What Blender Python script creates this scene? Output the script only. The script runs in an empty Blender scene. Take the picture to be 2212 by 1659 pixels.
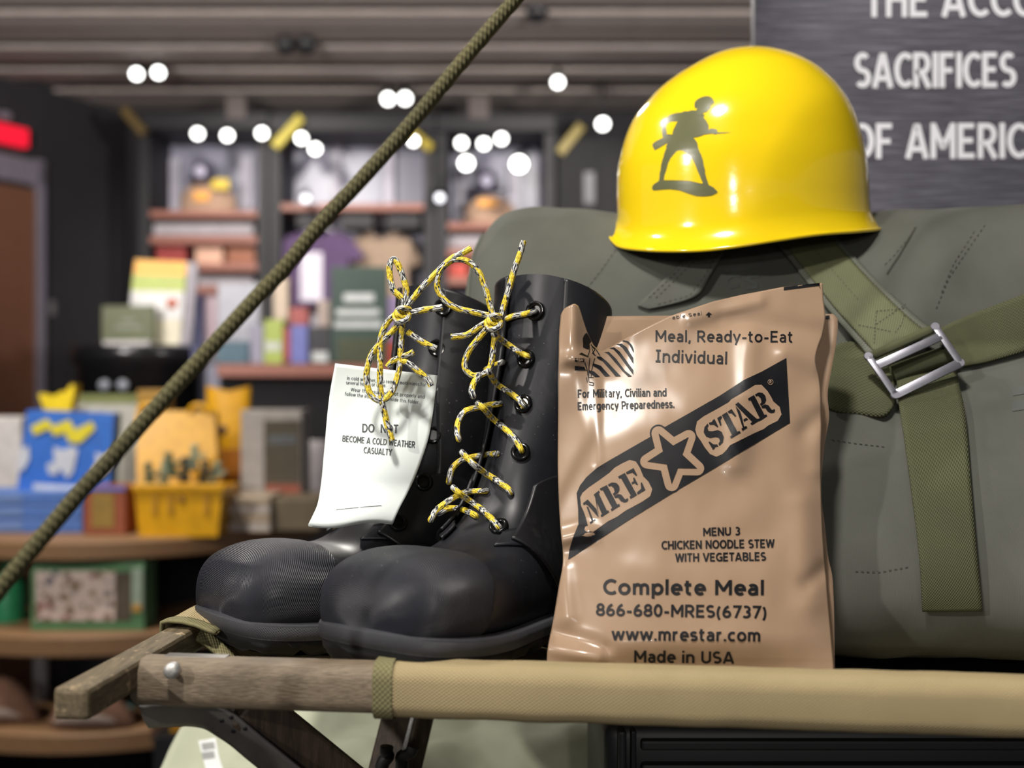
import bpy, bmesh, math, random
from math import sin, cos, pi, radians as R, sqrt
from mathutils import Vector as V, Matrix, noise
from mathutils.bvhtree import BVHTree
from mathutils.geometry import tessellate_polygon

# ---------------------------------------------------------------- camera, world, lights, exposure
scene = bpy.context.scene
COL = scene.collection
FPX = 2372.0                       # focal length in pixels of the 2212 px wide frame
CZ = 1.30                          # eye height
cam_d = bpy.data.cameras.new('camera')
cam_d.sensor_width = 36.0
cam_d.lens = 36.0 * FPX / 2212.0
cam_d.clip_start = 0.05
cam_d.dof.use_dof = True
cam_d.dof.focus_distance = 0.90
cam_d.dof.aperture_fstop = cam_d.lens / 11.5
cam_d.dof.aperture_blades = 0
cam = bpy.data.objects.new('camera', cam_d)
COL.objects.link(cam)
cam.location = (0, 0, CZ)
cam.rotation_euler = (R(90), 0, 0)
scene.camera = cam
scene.view_settings.view_transform = 'Standard'
scene.view_settings.look = 'None'
scene.view_settings.gamma = 1.0
scene.view_settings.use_curve_mapping = False
scene.view_settings.exposure = 0.0
scene.cycles.use_denoising = True
scene.cycles.max_bounces = 6
scene.cycles.sample_clamp_indirect = 4.0

world = bpy.data.worlds.new('store_ambient')
scene.world = world
world.use_nodes = True
world.node_tree.nodes['Background'].inputs[0].default_value = (0.80, 0.82, 0.95, 1)
world.node_tree.nodes['Background'].inputs[1].default_value = 0.16

def spot(name, loc, target, watts, size_deg=60, radius=0.05, blend=0.5, col=(1, 0.95, 0.88)):
    d = bpy.data.lights.new(name, 'SPOT')
    d.energy = watts; d.spot_size = R(size_deg); d.spot_blend = blend
    d.shadow_soft_size = radius; d.color = col
    o = bpy.data.objects.new(name, d); COL.objects.link(o)
    o.location = loc
    o.rotation_euler = (V(target) - V(loc)).to_track_quat('-Z', 'Y').to_euler()
    return o
def arealight(name, loc, target, watts, sx, sy, col=(1, 0.96, 0.9)):
    d = bpy.data.lights.new(name, 'AREA')
    d.energy = watts; d.shape = 'RECTANGLE'; d.size = sx; d.size_y = sy; d.color = col
    o = bpy.data.objects.new(name, d); COL.objects.link(o)
    o.location = loc
    o.rotation_euler = (V(target) - V(loc)).to_track_quat('-Z', 'Y').to_euler()
    return o
# the store's track spots and some added fill spots over the display (above the frame and behind the camera)
spot('track_spot_over_cot', (-0.30, 0.05, 2.85), (0.05, 0.95, 1.2), 150, 50, 0.11)
spot('track_spot_mid_store', (-0.45, 3.4, 2.86), (0.1, 1.0, 1.4), 120, 45, 0.12)
spot('track_spot_left', (-1.45, 1.05, 2.85), (-0.05, 0.9, 1.2), 60, 50, 0.05)
spot('track_spot_front_left', (-2.6, -1.3, 2.7), (0.15, 1.0, 1.3), 225, 36, 0.05)
spot('sign_fill_spot', (0.75, 0.35, 2.85), (0.62, 1.5, 1.72), 75, 26, 0.05, 0.8)  # added fill, no fixture behind it: lifts the white lettering
spot('track_spot_behind_camera', (-1.0, -5.0, 2.6), (0.15, 1.1, 1.25), 120, 30, 0.06)
spot('far_front_fill', (0.35, -5.8, 2.0), (0.0, 1.2, 0.95), 110, 24, 0.06)  # low fill added to reach the trousers under the cot
spot('low_tiers_fill', (-2.3, 0.7, 2.6), (-1.35, 3.05, 0.45), 190, 45, 0.06, 0.7)  # added fill that brightens the slippers and lower tiers
# wash over the shelves and the round table further back
spot('track_spot_shelves', (-1.3, 4.6, 2.8), (-1.2, 6.3, 1.7), 120, 85, 0.05, 0.8)
spot('track_spot_shelves_right', (0.3, 4.6, 2.8), (0.0, 6.3, 1.7), 110, 85, 0.05, 0.8)
spot('track_spot_table', (-1.5, 2.6, 2.8), (-1.3, 3.5, 0.95), 135, 60, 0.05, 0.7)
spot('track_spot_middle', (-0.9, 3.4, 2.8), (-0.8, 4.5, 1.4), 50, 70, 0.05, 0.7)

spot('ceiling_fill_left', (-2.0, 1.9, 2.15), (-1.3, 5.3, 3.0), 350, 95, 0.1, 1.0, (1, .93, .9))  # unseen uplight added out of view to brighten the ceiling
spot('ceiling_fill_right', (1.6, 1.9, 2.15), (0.3, 5.3, 3.0), 380, 95, 0.1, 1.0, (1, .93, .9))  # its twin on the right, likewise added for the ceiling

def P(px, py, y):
    """the point that the photograph shows at pixel (px, py), y metres in front of the camera"""
    return V(((px - 1106.0) * y / FPX, y, CZ - (py - 829.5) * y / FPX))
def ray(px, py):
    return V(((px - 1106.0) / FPX, 1.0, -(py - 829.5) / FPX)).normalized()

# ---------------------------------------------------------------- object helpers
def tag(o, label=None, cat=None, group=None, kind=None):
    if label: o['label'] = label
    if cat: o['category'] = cat
    if group: o['group'] = group
    if kind: o['kind'] = kind
    return o
def empty(name, loc, label, cat, group=None):
    o = bpy.data.objects.new(name, None); COL.objects.link(o)
    o.location = loc; o.empty_display_size = 0.05
    return tag(o, label, cat, group)
class MB:
    """collects geometry in world space for ONE mesh object"""
    def __init__(s): s.v = []; s.f = []; s.uv = []; s.m = []
    def add(s, vs, fs, uvs=None, mi=0):
        b = len(s.v)
        s.v += [V(p) for p in vs]
        for k, f in enumerate(fs):
            s.f.append([b + i for i in f]); s.m.append(mi)
            s.uv.append([uvs[i] for i in f] if uvs else [(0, 0)] * len(f))
        return s
    def build(s, name, mats, parent=None, smooth=True, origin=None, auto=None):
        mats = mats if isinstance(mats, (list, tuple)) else [mats]
        if origin is None:
            if parent is not None: origin = parent.matrix_world.translation.copy() if False else root_loc(parent)
            else:
                lo = V((min(p.x for p in s.v), min(p.y for p in s.v), min(p.z for p in s.v)))
                hi = V((max(p.x for p in s.v), max(p.y for p in s.v), max(p.z for p in s.v)))
                origin = V(((lo.x + hi.x) / 2, (lo.y + hi.y) / 2, lo.z))
        me = bpy.data.meshes.new(name)
        me.from_pydata([p - origin for p in s.v], [], s.f)
        for m in mats: me.materials.append(m)
        me.polygons.foreach_set('material_index', s.m)
        l = me.uv_layers.new(name='UVMap')
        flat = [c for f in s.uv for t in f for c in t]
        l.data.foreach_set('uv', flat)
        me.polygons.foreach_set('use_smooth', [smooth] * len(me.polygons))
        me.update()
        if auto is not None: 
            try: me.set_sharp_from_angle(angle=R(auto))
            except Exception: pass
        o = bpy.data.objects.new(name, me); COL.objects.link(o)
        if parent is not None:
            o.parent = parent
            o.location = origin - root_loc(parent)
        else:
            o.location = origin
        return o
_WL = {}
def root_loc(o):
    p = V((0, 0, 0))
    while o is not None:
        p += V(o.location); o = o.parent
    return p

def rbox(mb, lo, hi, r=0.0, seg=2, mat=None, mi=0):
    """box lo..hi with rounded edges, optional 4x4 matrix"""
    bm = bmesh.new(); bmesh.ops.create_cube(bm, size=1.0)
    lo, hi = V(lo), V(hi); c = (lo + hi) / 2; d = hi - lo
    for v in bm.verts: v.co = V((v.co.x * d.x, v.co.y * d.y, v.co.z * d.z)) + c
    if r > 0:
        bmesh.ops.bevel(bm, geom=list(bm.edges), offset=min(r, min(d) * .49), segments=seg, profile=.5, affect='EDGES')
    if mat is not None: bmesh.ops.transform(bm, matrix=mat, verts=bm.verts)
    bm.verts.index_update()
    mb.add([v.co.copy() for v in bm.verts], [[v.index for v in f.verts] for f in bm.faces], None, mi)
    bm.free(); return mb
def frame_from(z, up=V((0, 0, 1))):
    z = V(z).normalized()
    x = up.cross(z)
    if x.length < 1e-4: x = V((1, 0, 0))
    x.normalize(); y = z.cross(x)
    return x, y, z
def bar(mb, a, b, w, h, r=0.0, up=V((0, 0, 1)), mi=0):
    """rounded bar from a to b, w across, h along up"""
    a, b = V(a), V(b); x, y, z = frame_from(b - a, up)
    m = Matrix(((x.x, y.x, z.x, a.x), (x.y, y.y, z.y, a.y), (x.z, y.z, z.z, a.z), (0, 0, 0, 1)))
    return rbox(mb, (-w / 2, -h / 2, 0), (w / 2, h / 2, (b - a).length), r, 2, m, mi)
def lathe(mb, axis_pt, axis, prof, n=32, mi=0, cap=True):
    """prof: [(radius, along)]"""
    x, y, z = frame_from(axis); a = V(axis_pt); vs = []; uv = []
    for (r, t) in prof:
        for k in range(n):
            th = 2 * pi * k / n
            vs.append(a + z * t + x * (r * cos(th)) + y * (r * sin(th)))
    fs = []
    for i in range(len(prof) - 1):
        for k in range(n):
            fs.append([i * n + k, i * n + (k + 1) % n, (i + 1) * n + (k + 1) % n, (i + 1) * n + k])
    if cap:
        fs.append(list(range(n))[::-1]); b = (len(prof) - 1) * n; fs.append([b + k for k in range(n)])
    return mb.add(vs, fs, None, mi)
def catmull(pts, sub=8, closed=False):
    pts = [V(p) for p in pts]; n = len(pts); out = []
    for i in range(n if closed else n - 1):
        if closed: a, b, c, d = pts[i - 1], pts[i], pts[(i + 1) % n], pts[(i + 2) % n]
        else: a, b, c, d = pts[max(i - 1, 0)], pts[i], pts[i + 1], pts[min(i + 2, n - 1)]
        for k in range(sub):
            t = k / sub
            out.append(.5 * ((2 * b) + (c - a) * t + (2 * a - 5 * b + 4 * c - d) * t * t + (3 * b - 3 * c + d - a) * t ** 3))
    if not closed: out.append(pts[-1].copy())
    return out
def tube(mb, pts, rad, n=10, sub=6, closed=False, mi=0, caps=True, radf=None):
    pts = catmull(pts, sub, closed) if sub > 1 else [V(p) for p in pts]
    m = len(pts); vs = []; uv = []; L = 0.0
    t0 = (pts[1] - pts[0]).normalized(); x, y, _ = frame_from(t0, V((0.13, 0.2, 1)))
    for i in range(m):
        if closed: t = (pts[(i + 1) % m] - pts[i - 1])
        else: t = pts[min(i + 1, m - 1)] - pts[max(i - 1, 0)]
        t = t.normalized() if t.length > 1e-9 else t0
        x = (x - t * x.dot(t)); x = x.normalized() if x.length > 1e-6 else frame_from(t)[0]
        y = t.cross(x)
        if i: L += (pts[i] - pts[i - 1]).length
        r = rad * (radf(i / (m - 1)) if radf else 1)
        for k in range(n + 1):
            a = 2 * pi * k / n
            vs.append(pts[i] + x * (r * cos(a)) + y * (r * sin(a))); uv.append((L, k / n))
    fs = []; w = n + 1
    for i in range(m if closed else m - 1):
        j = (i + 1) % m
        for k in range(n): fs.append([i * w + k, i * w + k + 1, j * w + k + 1, j * w + k])
    if caps and not closed:
        fs.append([k for k in range(n)][::-1]); fs.append([(m - 1) * w + k for k in range(n)])
    return mb.add(vs, fs, uv, mi)
def grid(mb, fn, nu, nv, mi=0, uvf=None, flip=False):
    vs = []; uv = []
    for j in range(nv + 1):
        for i in range(nu + 1):
            u, v = i / nu, j / nv
            vs.append(fn(u, v)); uv.append(uvf(u, v) if uvf else (u, v))
    w = nu + 1; fs = []
    for j in range(nv):
        for i in range(nu):
            q = [j * w + i, j * w + i + 1, (j + 1) * w + i + 1, (j + 1) * w + i]
            fs.append(q[::-1] if flip else q)
    return mb.add(vs, fs, uv, mi)
def solid(o, t, offset=None):
    """give a sheet its thickness, away from the eye by default"""
    if offset is None or offset in (-1, 1):
        w = root_loc(o); sgn = 0.0
        for f in o.data.polygons: sgn += f.area * f.normal.dot(V((0, 0, CZ)) - (f.center + w))
        offset = -1 if sgn > 0 else 1
    m = o.modifiers.new('thickness', 'SOLIDIFY'); m.thickness = t; m.offset = offset
    return o
def bvh_of(*mbs):
    v = []; f = []
    for m in mbs:
        b = len(v); v += m.v; f += [[b + i for i in q] for q in m.f]
    return BVHTree.FromPolygons(v, f)
def lerp(a, b, t): return a + (b - a) * t
def poly_y(pts, x):
    """piecewise linear: pts sorted by first entry"""
    if x <= pts[0][0]: return pts[0][1]
    for (a, b), (c, d) in zip(pts, pts[1:]):
        if x <= c: return b + (d - b) * (x - a) / (c - a)
    return pts[-1][1]
def smooth_y(pts, x):
    """piecewise cubic through pts"""
    n = len(pts)
    if x <= pts[0][0]: return pts[0][1]
    for i in range(n - 1):
        x0, y0 = pts[i]; x1, y1 = pts[i + 1]
        if x <= x1:
            m0 = (y1 - pts[i - 1][1]) / (x1 - pts[i - 1][0]) if i > 0 else (y1 - y0) / (x1 - x0)
            m1 = (pts[i + 2][1] - y0) / (pts[i + 2][0] - x0) if i + 2 < n else (y1 - y0) / (x1 - x0)
            h = x1 - x0; t = (x - x0) / h
            return (2*t**3-3*t**2+1)*y0 + (t**3-2*t**2+t)*h*m0 + (-2*t**3+3*t**2)*y1 + (t**3-t**2)*h*m1
    return pts[-1][1]
def sstep(a, b, x):
    t = min(1, max(0, (x - a) / (b - a))); return t * t * (3 - 2 * t)

# decals: flat shapes laid on a curved surface
class Decal:
    """polygons drawn in picture pixels, dropped onto a surface along the line of sight and kept just proud of it"""
    def __init__(s, bvh, lift=0.0005, ydef=1.0, step=14): s.b = bvh; s.lift = lift; s.y = ydef; s.step = step; s.mb = MB()
    def pt(s, px, py, extra=0.0):
        o = V((0, 0, CZ)); d = ray(px, py)
        if s.b is not None:
            h = s.b.ray_cast(o, d)
            if h[0] is not None:
                s.y = h[0].y
                return h[0] - d * (s.lift + extra)
        return P(px, py, s.y) - d * (s.lift + extra)
    def tris(s, pts2, tri, extra, mi):
        s.mb.add([s.pt(p[0], p[1], extra) for p in pts2], tri, None, mi)
    def poly(s, pts, extra=0.0, mi=0):
        p3 = [V((p[0], p[1], 0)) for p in pts]
        t = tessellate_polygon([p3])
        bm = bmesh.new(); vs = [bm.verts.new(p) for p in p3]
        for q in t:
            try: bm.faces.new([vs[i] for i in q])
            except Exception: pass
        xs = [p.x for p in p3]; ys = [p.y for p in p3]
        x = math.floor(min(xs) / s.step) * s.step
        while x < max(xs):
            bmesh.ops.bisect_plane(bm, geom=bm.verts[:] + bm.edges[:] + bm.faces[:], plane_co=(x, 0, 0), plane_no=(1, 0, 0)); x += s.step
        y = math.floor(min(ys) / s.step) * s.step
        while y < max(ys):
            bmesh.ops.bisect_plane(bm, geom=bm.verts[:] + bm.edges[:] + bm.faces[:], plane_co=(0, y, 0), plane_no=(0, 1, 0)); y += s.step
        bm.verts.index_update()
        s.tris([(v.co.x, v.co.y) for v in bm.verts], [[v.index for v in f.verts] for f in bm.faces], extra, mi)
        bm.free(); return s
    def strokes(s, polys, w, extra=0.0, mi=0):
        for pl in polys:
            v, f = stroke_mesh(pl, w)
            s.tris(v, f, extra, mi)
        return s
    def text(s, body, a, b, cap, wt=0.16, extra=0.0, mi=0, serif_i=False):
        """body along the baseline a->b (pixels), capital height cap pixels"""
        pls, width = layout(body, serif_i)
        a, b = V((a[0], a[1])), V((b[0], b[1])); d = b - a; L = d.length; d = d / L
        up = V((d.y, -d.x)); sx = L / width
        out = []
        for pl in pls:
            out.append([a + d * (p[0] * sx) + up * (p[1] * cap) for p in pl])
        for k, pl in enumerate(out):
            v, f = stroke_mesh(pl, wt * cap)
            s.tris(v, f, extra + .00003 * (k % 4), mi)
        return s
def stroke_mesh(pl, w):
    pts = [V((p[0], p[1])) for p in pl]
    res = [pts[0]]
    for q in pts[1:]:
        n = max(1, int((q - res[-1]).length / max(w * 1.5, 6)))
        a = res[-1]
        for k in range(1, n + 1): res.append(a.lerp(q, k / n))
    pts = res; closed = (pts[0] - pts[-1]).length < 1e-6 and len(pts) > 3
    if closed: pts = pts[:-1]
    n = len(pts); vs = []
    for i in range(n):
        if closed: a, c = pts[i - 1], pts[(i + 1) % n]
        else: a, c = pts[max(i - 1, 0)], pts[min(i + 1, n - 1)]
        d1 = (pts[i] - a); d2 = (c - pts[i])
        if d1.length < 1e-9: d1 = d2
        if d2.length < 1e-9: d2 = d1
        d1 = d1.normalized(); d2 = d2.normalized(); t = d1 + d2
        t = t.normalized() if t.length > .05 else d1
        nn = V((-t.y, t.x)); k = w / 2 / max(.45, nn.dot(V((-d1.y, d1.x))))
        vs += [tuple(pts[i] + nn * k), tuple(pts[i] - nn * k)]
    fs = [[2 * i, 2 * i + 1, 2 * i + 3, 2 * i + 2] for i in range(n - 1)]
    if closed: fs.append([2 * n - 2, 2 * n - 1, 1, 0])
    return vs, fs
def A(cx, cy, rx, ry, a0, a1):
    n = max(3, int(abs(a1 - a0) / 15))
    return [(cx + rx * cos(R(a0 + (a1 - a0) * k / n)), cy + ry * sin(R(a0 + (a1 - a0) * k / n))) for k in range(n + 1)]
GL = {
 'A': (.8, [[(.08, 0), (.36, .9), (.44, .9), (.72, 0)], [(.19, .27), (.61, .27)]]),
 'B': (.68, [[(.1, .08), (.1, .92), (.34, .92)] + A(.36, .72, .2, .2, 90, -90) + [(.1, .52)], [(.34, .51)] + A(.37, .295, .22, .215, 90, -90) + [(.1, .08)]]),
 'C': (.68, [A(.42, .5, .33, .42, 48, 312)]),
 'D': (.72, [[(.1, .08), (.1, .92), (.3, .92)] + A(.3, .5, .34, .42, 90, -90) + [(.1, .08)]]),
 'E': (.62, [[(.57, .92), (.1, .92), (.1, .08), (.58, .08)], [(.1, .51), (.53, .51)]]),
 'F': (.6, [[(.56, .92), (.1, .92), (.1, 0)], [(.1, .49), (.51, .49)]]),
 'G': (.76, [A(.42, .5, .33, .42, 48, 300) + [(.68, .14), (.68, .46), (.44, .46)]]),
 'H': (.72, [[(.1, 0), (.1, 1)], [(.62, 0), (.62, 1)], [(.1, .51), (.62, .51)]]),
 'I': (.2, [[(.1, 0), (.1, 1)]]),
 'J': (.44, [[(.22, 0), (.22, 1)], [(.04, .93), (.4, .93)], [(.04, .07), (.4, .07)]]),
 'K': (.7, [[(.1, 0), (.1, 1)], [(.62, 1), (.14, .46)], [(.27, .6), (.66, 0)]]),
 'L': (.57, [[(.1, 1), (.1, .08), (.55, .08)]]),
 'M': (.88, [[(.1, 0), (.1, 1)], [(.12, .92), (.42, .34), (.46, .34), (.76, .92)], [(.78, 1), (.78, 0)]]),
 'N': (.74, [[(.1, 0), (.1, 1)], [(.12, .95), (.62, .05)], [(.64, 0), (.64, 1)]]),
 'O': (.8, [A(.4, .5, .32, .42, 0, 360)]),
 'P': (.64, [[(.1, 0), (.1, .92), (.34, .92)] + A(.34, .67, .23, .25, 90, -90) + [(.1, .42)]]),
 'R': (.69, [[(.1, 0), (.1, .92), (.34, .92)] + A(.34, .68, .23, .24, 90, -90) + [(.1, .44)], [(.33, .44), (.62, 0)]]),
 'S': (.64, [A(.32, .705, .22, .215, 40, 270) + A(.32, .285, .23, .205, 90, -140)]),
 'T': (.62, [[(.02, .92), (.6, .92)], [(.31, .92), (.31, 0)]]),
 'U': (.72, [[(.1, 1), (.1, .33)] + A(.36, .33, .26, .25, 180, 360) + [(.62, 1)]]),
 'V': (.74, [[(.06, 1), (.34, .09), (.40, .09), (.68, 1)]]),
 'W': (1.0, [[(.06, 1), (.25, .09), (.28, .09), (.48, .9), (.52, .9), (.72, .09), (.75, .09), (.94, 1)]]),
 'Y': (.7, [[(.05, 1), (.35, .47), (.65, 1)], [(.35, .5), (.35, 0)]]),
 '0': (.62, [A(.31, .5, .22, .42, 0, 360)]),
 '3': (.6, [A(.27, .715, .22, .205, 130, -90), A(.27, .295, .24, .215, 90, -140)]),
 '6': (.62, [A(.31, .3, .22, .22, 0, 360), A(.49, .3, .40, .62, 98, 180)]),
 '7': (.6, [[(.05, .92), (.54, .92), (.22, 0)]]),
 '8': (.62, [A(.31, .715, .19, .205, 0, 360), A(.31, .295, .23, .215, 0, 360)]),
 'a': (.57, [A(.27, .46, .19, .2, 145, 0) + [(.46, 0)], [(.46, .4), (.27, .4)] + A(.26, .235, .16, .165, 90, 270) + [(.34, .08), (.46, .18)]]),
 'b': (.62, [A(.33, .365, .21, .295, 0, 360), [(.1, 0), (.1, 1.02)]]),
 'c': (.54, [A(.32, .365, .23, .295, 52, 308)]),
 'd': (.62, [A(.29, .365, .21, .295, 0, 360), [(.52, 0), (.52, 1.02)]]),
 'e': (.6, [[(.1, .37), (.53, .37)] + A(.31, .365, .22, .295, 2, 312)]),
 'f': (.4, [[(.16, 0), (.16, .8)] + A(.33, .8, .17, .18, 180, 85), [(.02, .66), (.36, .66)]]),
 'g': (.62, [A(.29, .365, .21, .295, 0, 360), [(.52, .73), (.52, -.05)] + A(.30, -.04, .22, .17, 0, -145)]),
 'h': (.62, [[(.1, 0), (.1, 1.02)], [(.1, .43)] + A(.31, .43, .21, .23, 180, 0) + [(.52, 0)]]),
 'i': (.2, [[(.1, 0), (.1, .73)], [(.1, .86), (.1, 1.02)]]),
 'l': (.2, [[(.1, 0), (.1, 1.02)]]),
 'm': (.86, [[(.1, 0), (.1, .73)], [(.1, .45)] + A(.265, .45, .165, .21, 180, 0) + [(.43, 0)], [(.43, .45)] + A(.595, .45, .165, .21, 180, 0) + [(.76, 0)]]),
 'n': (.62, [[(.1, 0), (.1, .73)], [(.1, .43)] + A(.31, .43, .21, .23, 180, 0) + [(.52, 0)]]),
 'o': (.64, [A(.32, .365, .23, .295, 0, 360)]),
 'p': (.62, [A(.33, .365, .21, .295, 0, 360), [(.1, .73), (.1, -.25)]]),
 'r': (.42, [[(.1, 0), (.1, .73)], [(.1, .42)] + A(.33, .42, .23, .24, 180, 85)]),
 's': (.52, [A(.26, .515, .17, .145, 30, 270) + A(.26, .22, .18, .15, 90, -150)]),
 't': (.42, [[(.16, .93), (.16, .22)] + A(.3, .22, .14, .15, 180, 290), [(.02, .66), (.36, .66)]]),
 'u': (.62, [[(.1, .73), (.1, .30)] + A(.31, .30, .21, .23, 180, 360), [(.52, 0), (.52, .73)]]),
 'v': (.58, [[(.06, .73), (.26, .09), (.32, .09), (.52, .73)]]),
 'w': (.86, [[(.06, .73), (.22, .09), (.26, .09), (.41, .62), (.45, .62), (.60, .09), (.64, .09), (.80, .73)]]),
 'y': (.58, [[(.05, .73), (.29, .06)], [(.53, .73), (.2, -.22)]]),
 ',': (.22, [[(.13, .14), (.06, -.14)]]), '.': (.2, [[(.1, 0), (.1, .17)]]),
 '-': (.42, [[(.05, .36), (.37, .36)]]), '(': (.34, [A(.42, .38, .32, .64, 125, 235)]), ')': (.34, [A(-.08, .38, .32, .64, 55, -55)]),
}
def layout(body, serif_i=False):
    x = 0; out = []
    for ch in body:
        if ch == ' ': x += .36; continue
        w, st = GL['J' if (ch == 'I' and serif_i) else ch]
        for pl in st: out.append([(x + p[0], p[1]) for p in pl])
        x += w + .07
    return out, x - .07

# ---------------------------------------------------------------- materials
def new_mat(name):
    m = bpy.data.materials.new(name); m.use_nodes = True
    nt = m.node_tree; return m, nt, nt.nodes['Principled BSDF']
def N(nt, typ, **kw):
    n = nt.nodes.new(typ)
    for k, v in kw.items():
        if k in ('inp',):
            for a, b in v.items(): n.inputs[a].default_value = b
        else: setattr(n, k, v)
    return n
def ramp(nt, fac, stops, interp='LINEAR'):
    r = nt.nodes.new('ShaderNodeValToRGB'); r.color_ramp.interpolation = interp
    while len(r.color_ramp.elements) < len(stops): r.color_ramp.elements.new(.5)
    for e, (p, c) in zip(r.color_ramp.elements, stops):
        e.position = p; e.color = (*c, 1) if len(c) == 3 else c
    nt.links.new(fac, r.inputs[0]); return r.outputs[0]
def coords(nt, kind='Object', scale=(1, 1, 1), rot=(0, 0, 0)):
    t = nt.nodes.new('ShaderNodeTexCoord'); mp = nt.nodes.new('ShaderNodeMapping')
    mp.inputs['Scale'].default_value = scale; mp.inputs['Rotation'].default_value = rot
    nt.links.new(t.outputs[kind], mp.inputs[0]); return mp.outputs[0]
def noise_tex(nt, vec, scale, detail=4, rough=.55):
    n = nt.nodes.new('ShaderNodeTexNoise'); n.inputs['Scale'].default_value = scale
    n.inputs['Detail'].default_value = detail; n.inputs['Roughness'].default_value = rough
    nt.links.new(vec, n.inputs['Vector']); return n.outputs[0]
def bump(nt, bsdf, h, strength=.3, dist=.001, prev=None):
    b = nt.nodes.new('ShaderNodeBump'); b.inputs['Strength'].default_value = strength; b.inputs['Distance'].default_value = dist
    nt.links.new(h, b.inputs['Height'])
    if prev is not None: nt.links.new(prev, b.inputs['Normal'])
    nt.links.new(b.outputs[0], bsdf.inputs['Normal']); return b.outputs[0]
def mixc(nt, fac, a, b, mode='MIX'):
    m = nt.nodes.new('ShaderNodeMix'); m.data_type = 'RGBA'; m.blend_type = mode
    for sock, val in ((m.inputs[0], fac), (m.inputs[6], a), (m.inputs[7], b)):
        if hasattr(val, 'links'): nt.links.new(val, sock)
        elif isinstance(val, (int, float)): sock.default_value = val
        else: sock.default_value = (*val, 1)
    return m.outputs[2]
def math_n(nt, op, a, b=None, c=None):
    m = nt.nodes.new('ShaderNodeMath'); m.operation = op
    for i, v in enumerate((a, b, c)):
        if v is None: continue
        if hasattr(v, 'links'): nt.links.new(v, m.inputs[i])
        else: m.inputs[i].default_value = v
    return m.outputs[0]
def plain(name, col, rough=.5, metal=0.0, spec=.5, var=.12, vscale=30, bmp=0.0, bscale=200, coat=0.0):
    m, nt, b = new_mat(name)
    b.inputs['Roughness'].default_value = rough; b.inputs['Metallic'].default_value = metal
    b.inputs['Specular IOR Level'].default_value = spec; b.inputs['Coat Weight'].default_value = coat
    vec = coords(nt)
    n = noise_tex(nt, vec, vscale)
    lo = tuple(c * (1 - var) for c in col); hi = tuple(min(1, c * (1 + var)) for c in col)
    nt.links.new(ramp(nt, n, [(.3, lo), (.7, hi)]), b.inputs['Base Color'])
    if bmp: bump(nt, b, noise_tex(nt, vec, bscale), bmp, .001)
    return m
def emit(name, col, strength):
    m = bpy.data.materials.new(name); m.use_nodes = True; nt = m.node_tree; b = nt.nodes['Principled BSDF']
    b.inputs['Base Color'].default_value = (*col, 1); b.inputs['Emission Color'].default_value = (*col, 1); b.inputs['Emission Strength'].default_value = strength
    return m
def weave(name, col, col2, sx=400, sy=400, rough=.85, strength=.6, dist=.0008, var=.2, kind='UV', twill=False):
    """woven cloth: alternating over and under threads; UV in metres"""
    m, nt, b = new_mat(name); b.inputs['Roughness'].default_value = rough; b.inputs['Specular IOR Level'].default_value = .25
    vec = coords(nt, kind)
    sep = nt.nodes.new('ShaderNodeSeparateXYZ'); nt.links.new(vec, sep.inputs[0])
    u = math_n(nt, 'MULTIPLY', sep.outputs[0], sx * 2 * pi); v = math_n(nt, 'MULTIPLY', sep.outputs[1], sy * 2 * pi)
    if twill: u = math_n(nt, 'ADD', u, v)
    h = math_n(nt, 'MULTIPLY', math_n(nt, 'SINE', u), math_n(nt, 'SINE', v))
    h = math_n(nt, 'MULTIPLY_ADD', h, .5, .5)
    big = noise_tex(nt, coords(nt, 'Object'), 14, 5)
    c = mixc(nt, h, col2, col)
    c = mixc(nt, ramp(nt, big, [(.3, (0, 0, 0)), (.7, (1, 1, 1))]), mixc(nt, var, c, (0.02, 0.02, 0.015)), c)
    nt.links.new(c, b.inputs['Base Color']); bump(nt, b, h, strength, dist)
    return m
def wood(name, dark, light, axis_scale=(3, 60, 60), rough=.6, bmp=.35, chips=None, rot=(0, 0, 0)):
    m, nt, b = new_mat(name); b.inputs['Roughness'].default_value = rough
    vec = coords(nt, 'Object', axis_scale, rot)
    n = noise_tex(nt, vec, 6, 6, .65)
    c = ramp(nt, n, [(.28, dark), (.5, tuple((a + d) / 2 for a, d in zip(dark, light))), (.72, light)])
    if chips:
        n2 = noise_tex(nt, coords(nt, 'Object', (1, 1, 1), (0, 0, .3)), 90, 5, .7)
        c = mixc(nt, ramp(nt, n2, [(.58, (0, 0, 0)), (.66, (1, 1, 1))]), c, chips)
    nt.links.new(c, b.inputs['Base Color']); bump(nt, b, n, bmp, .001)
    return m
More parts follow.
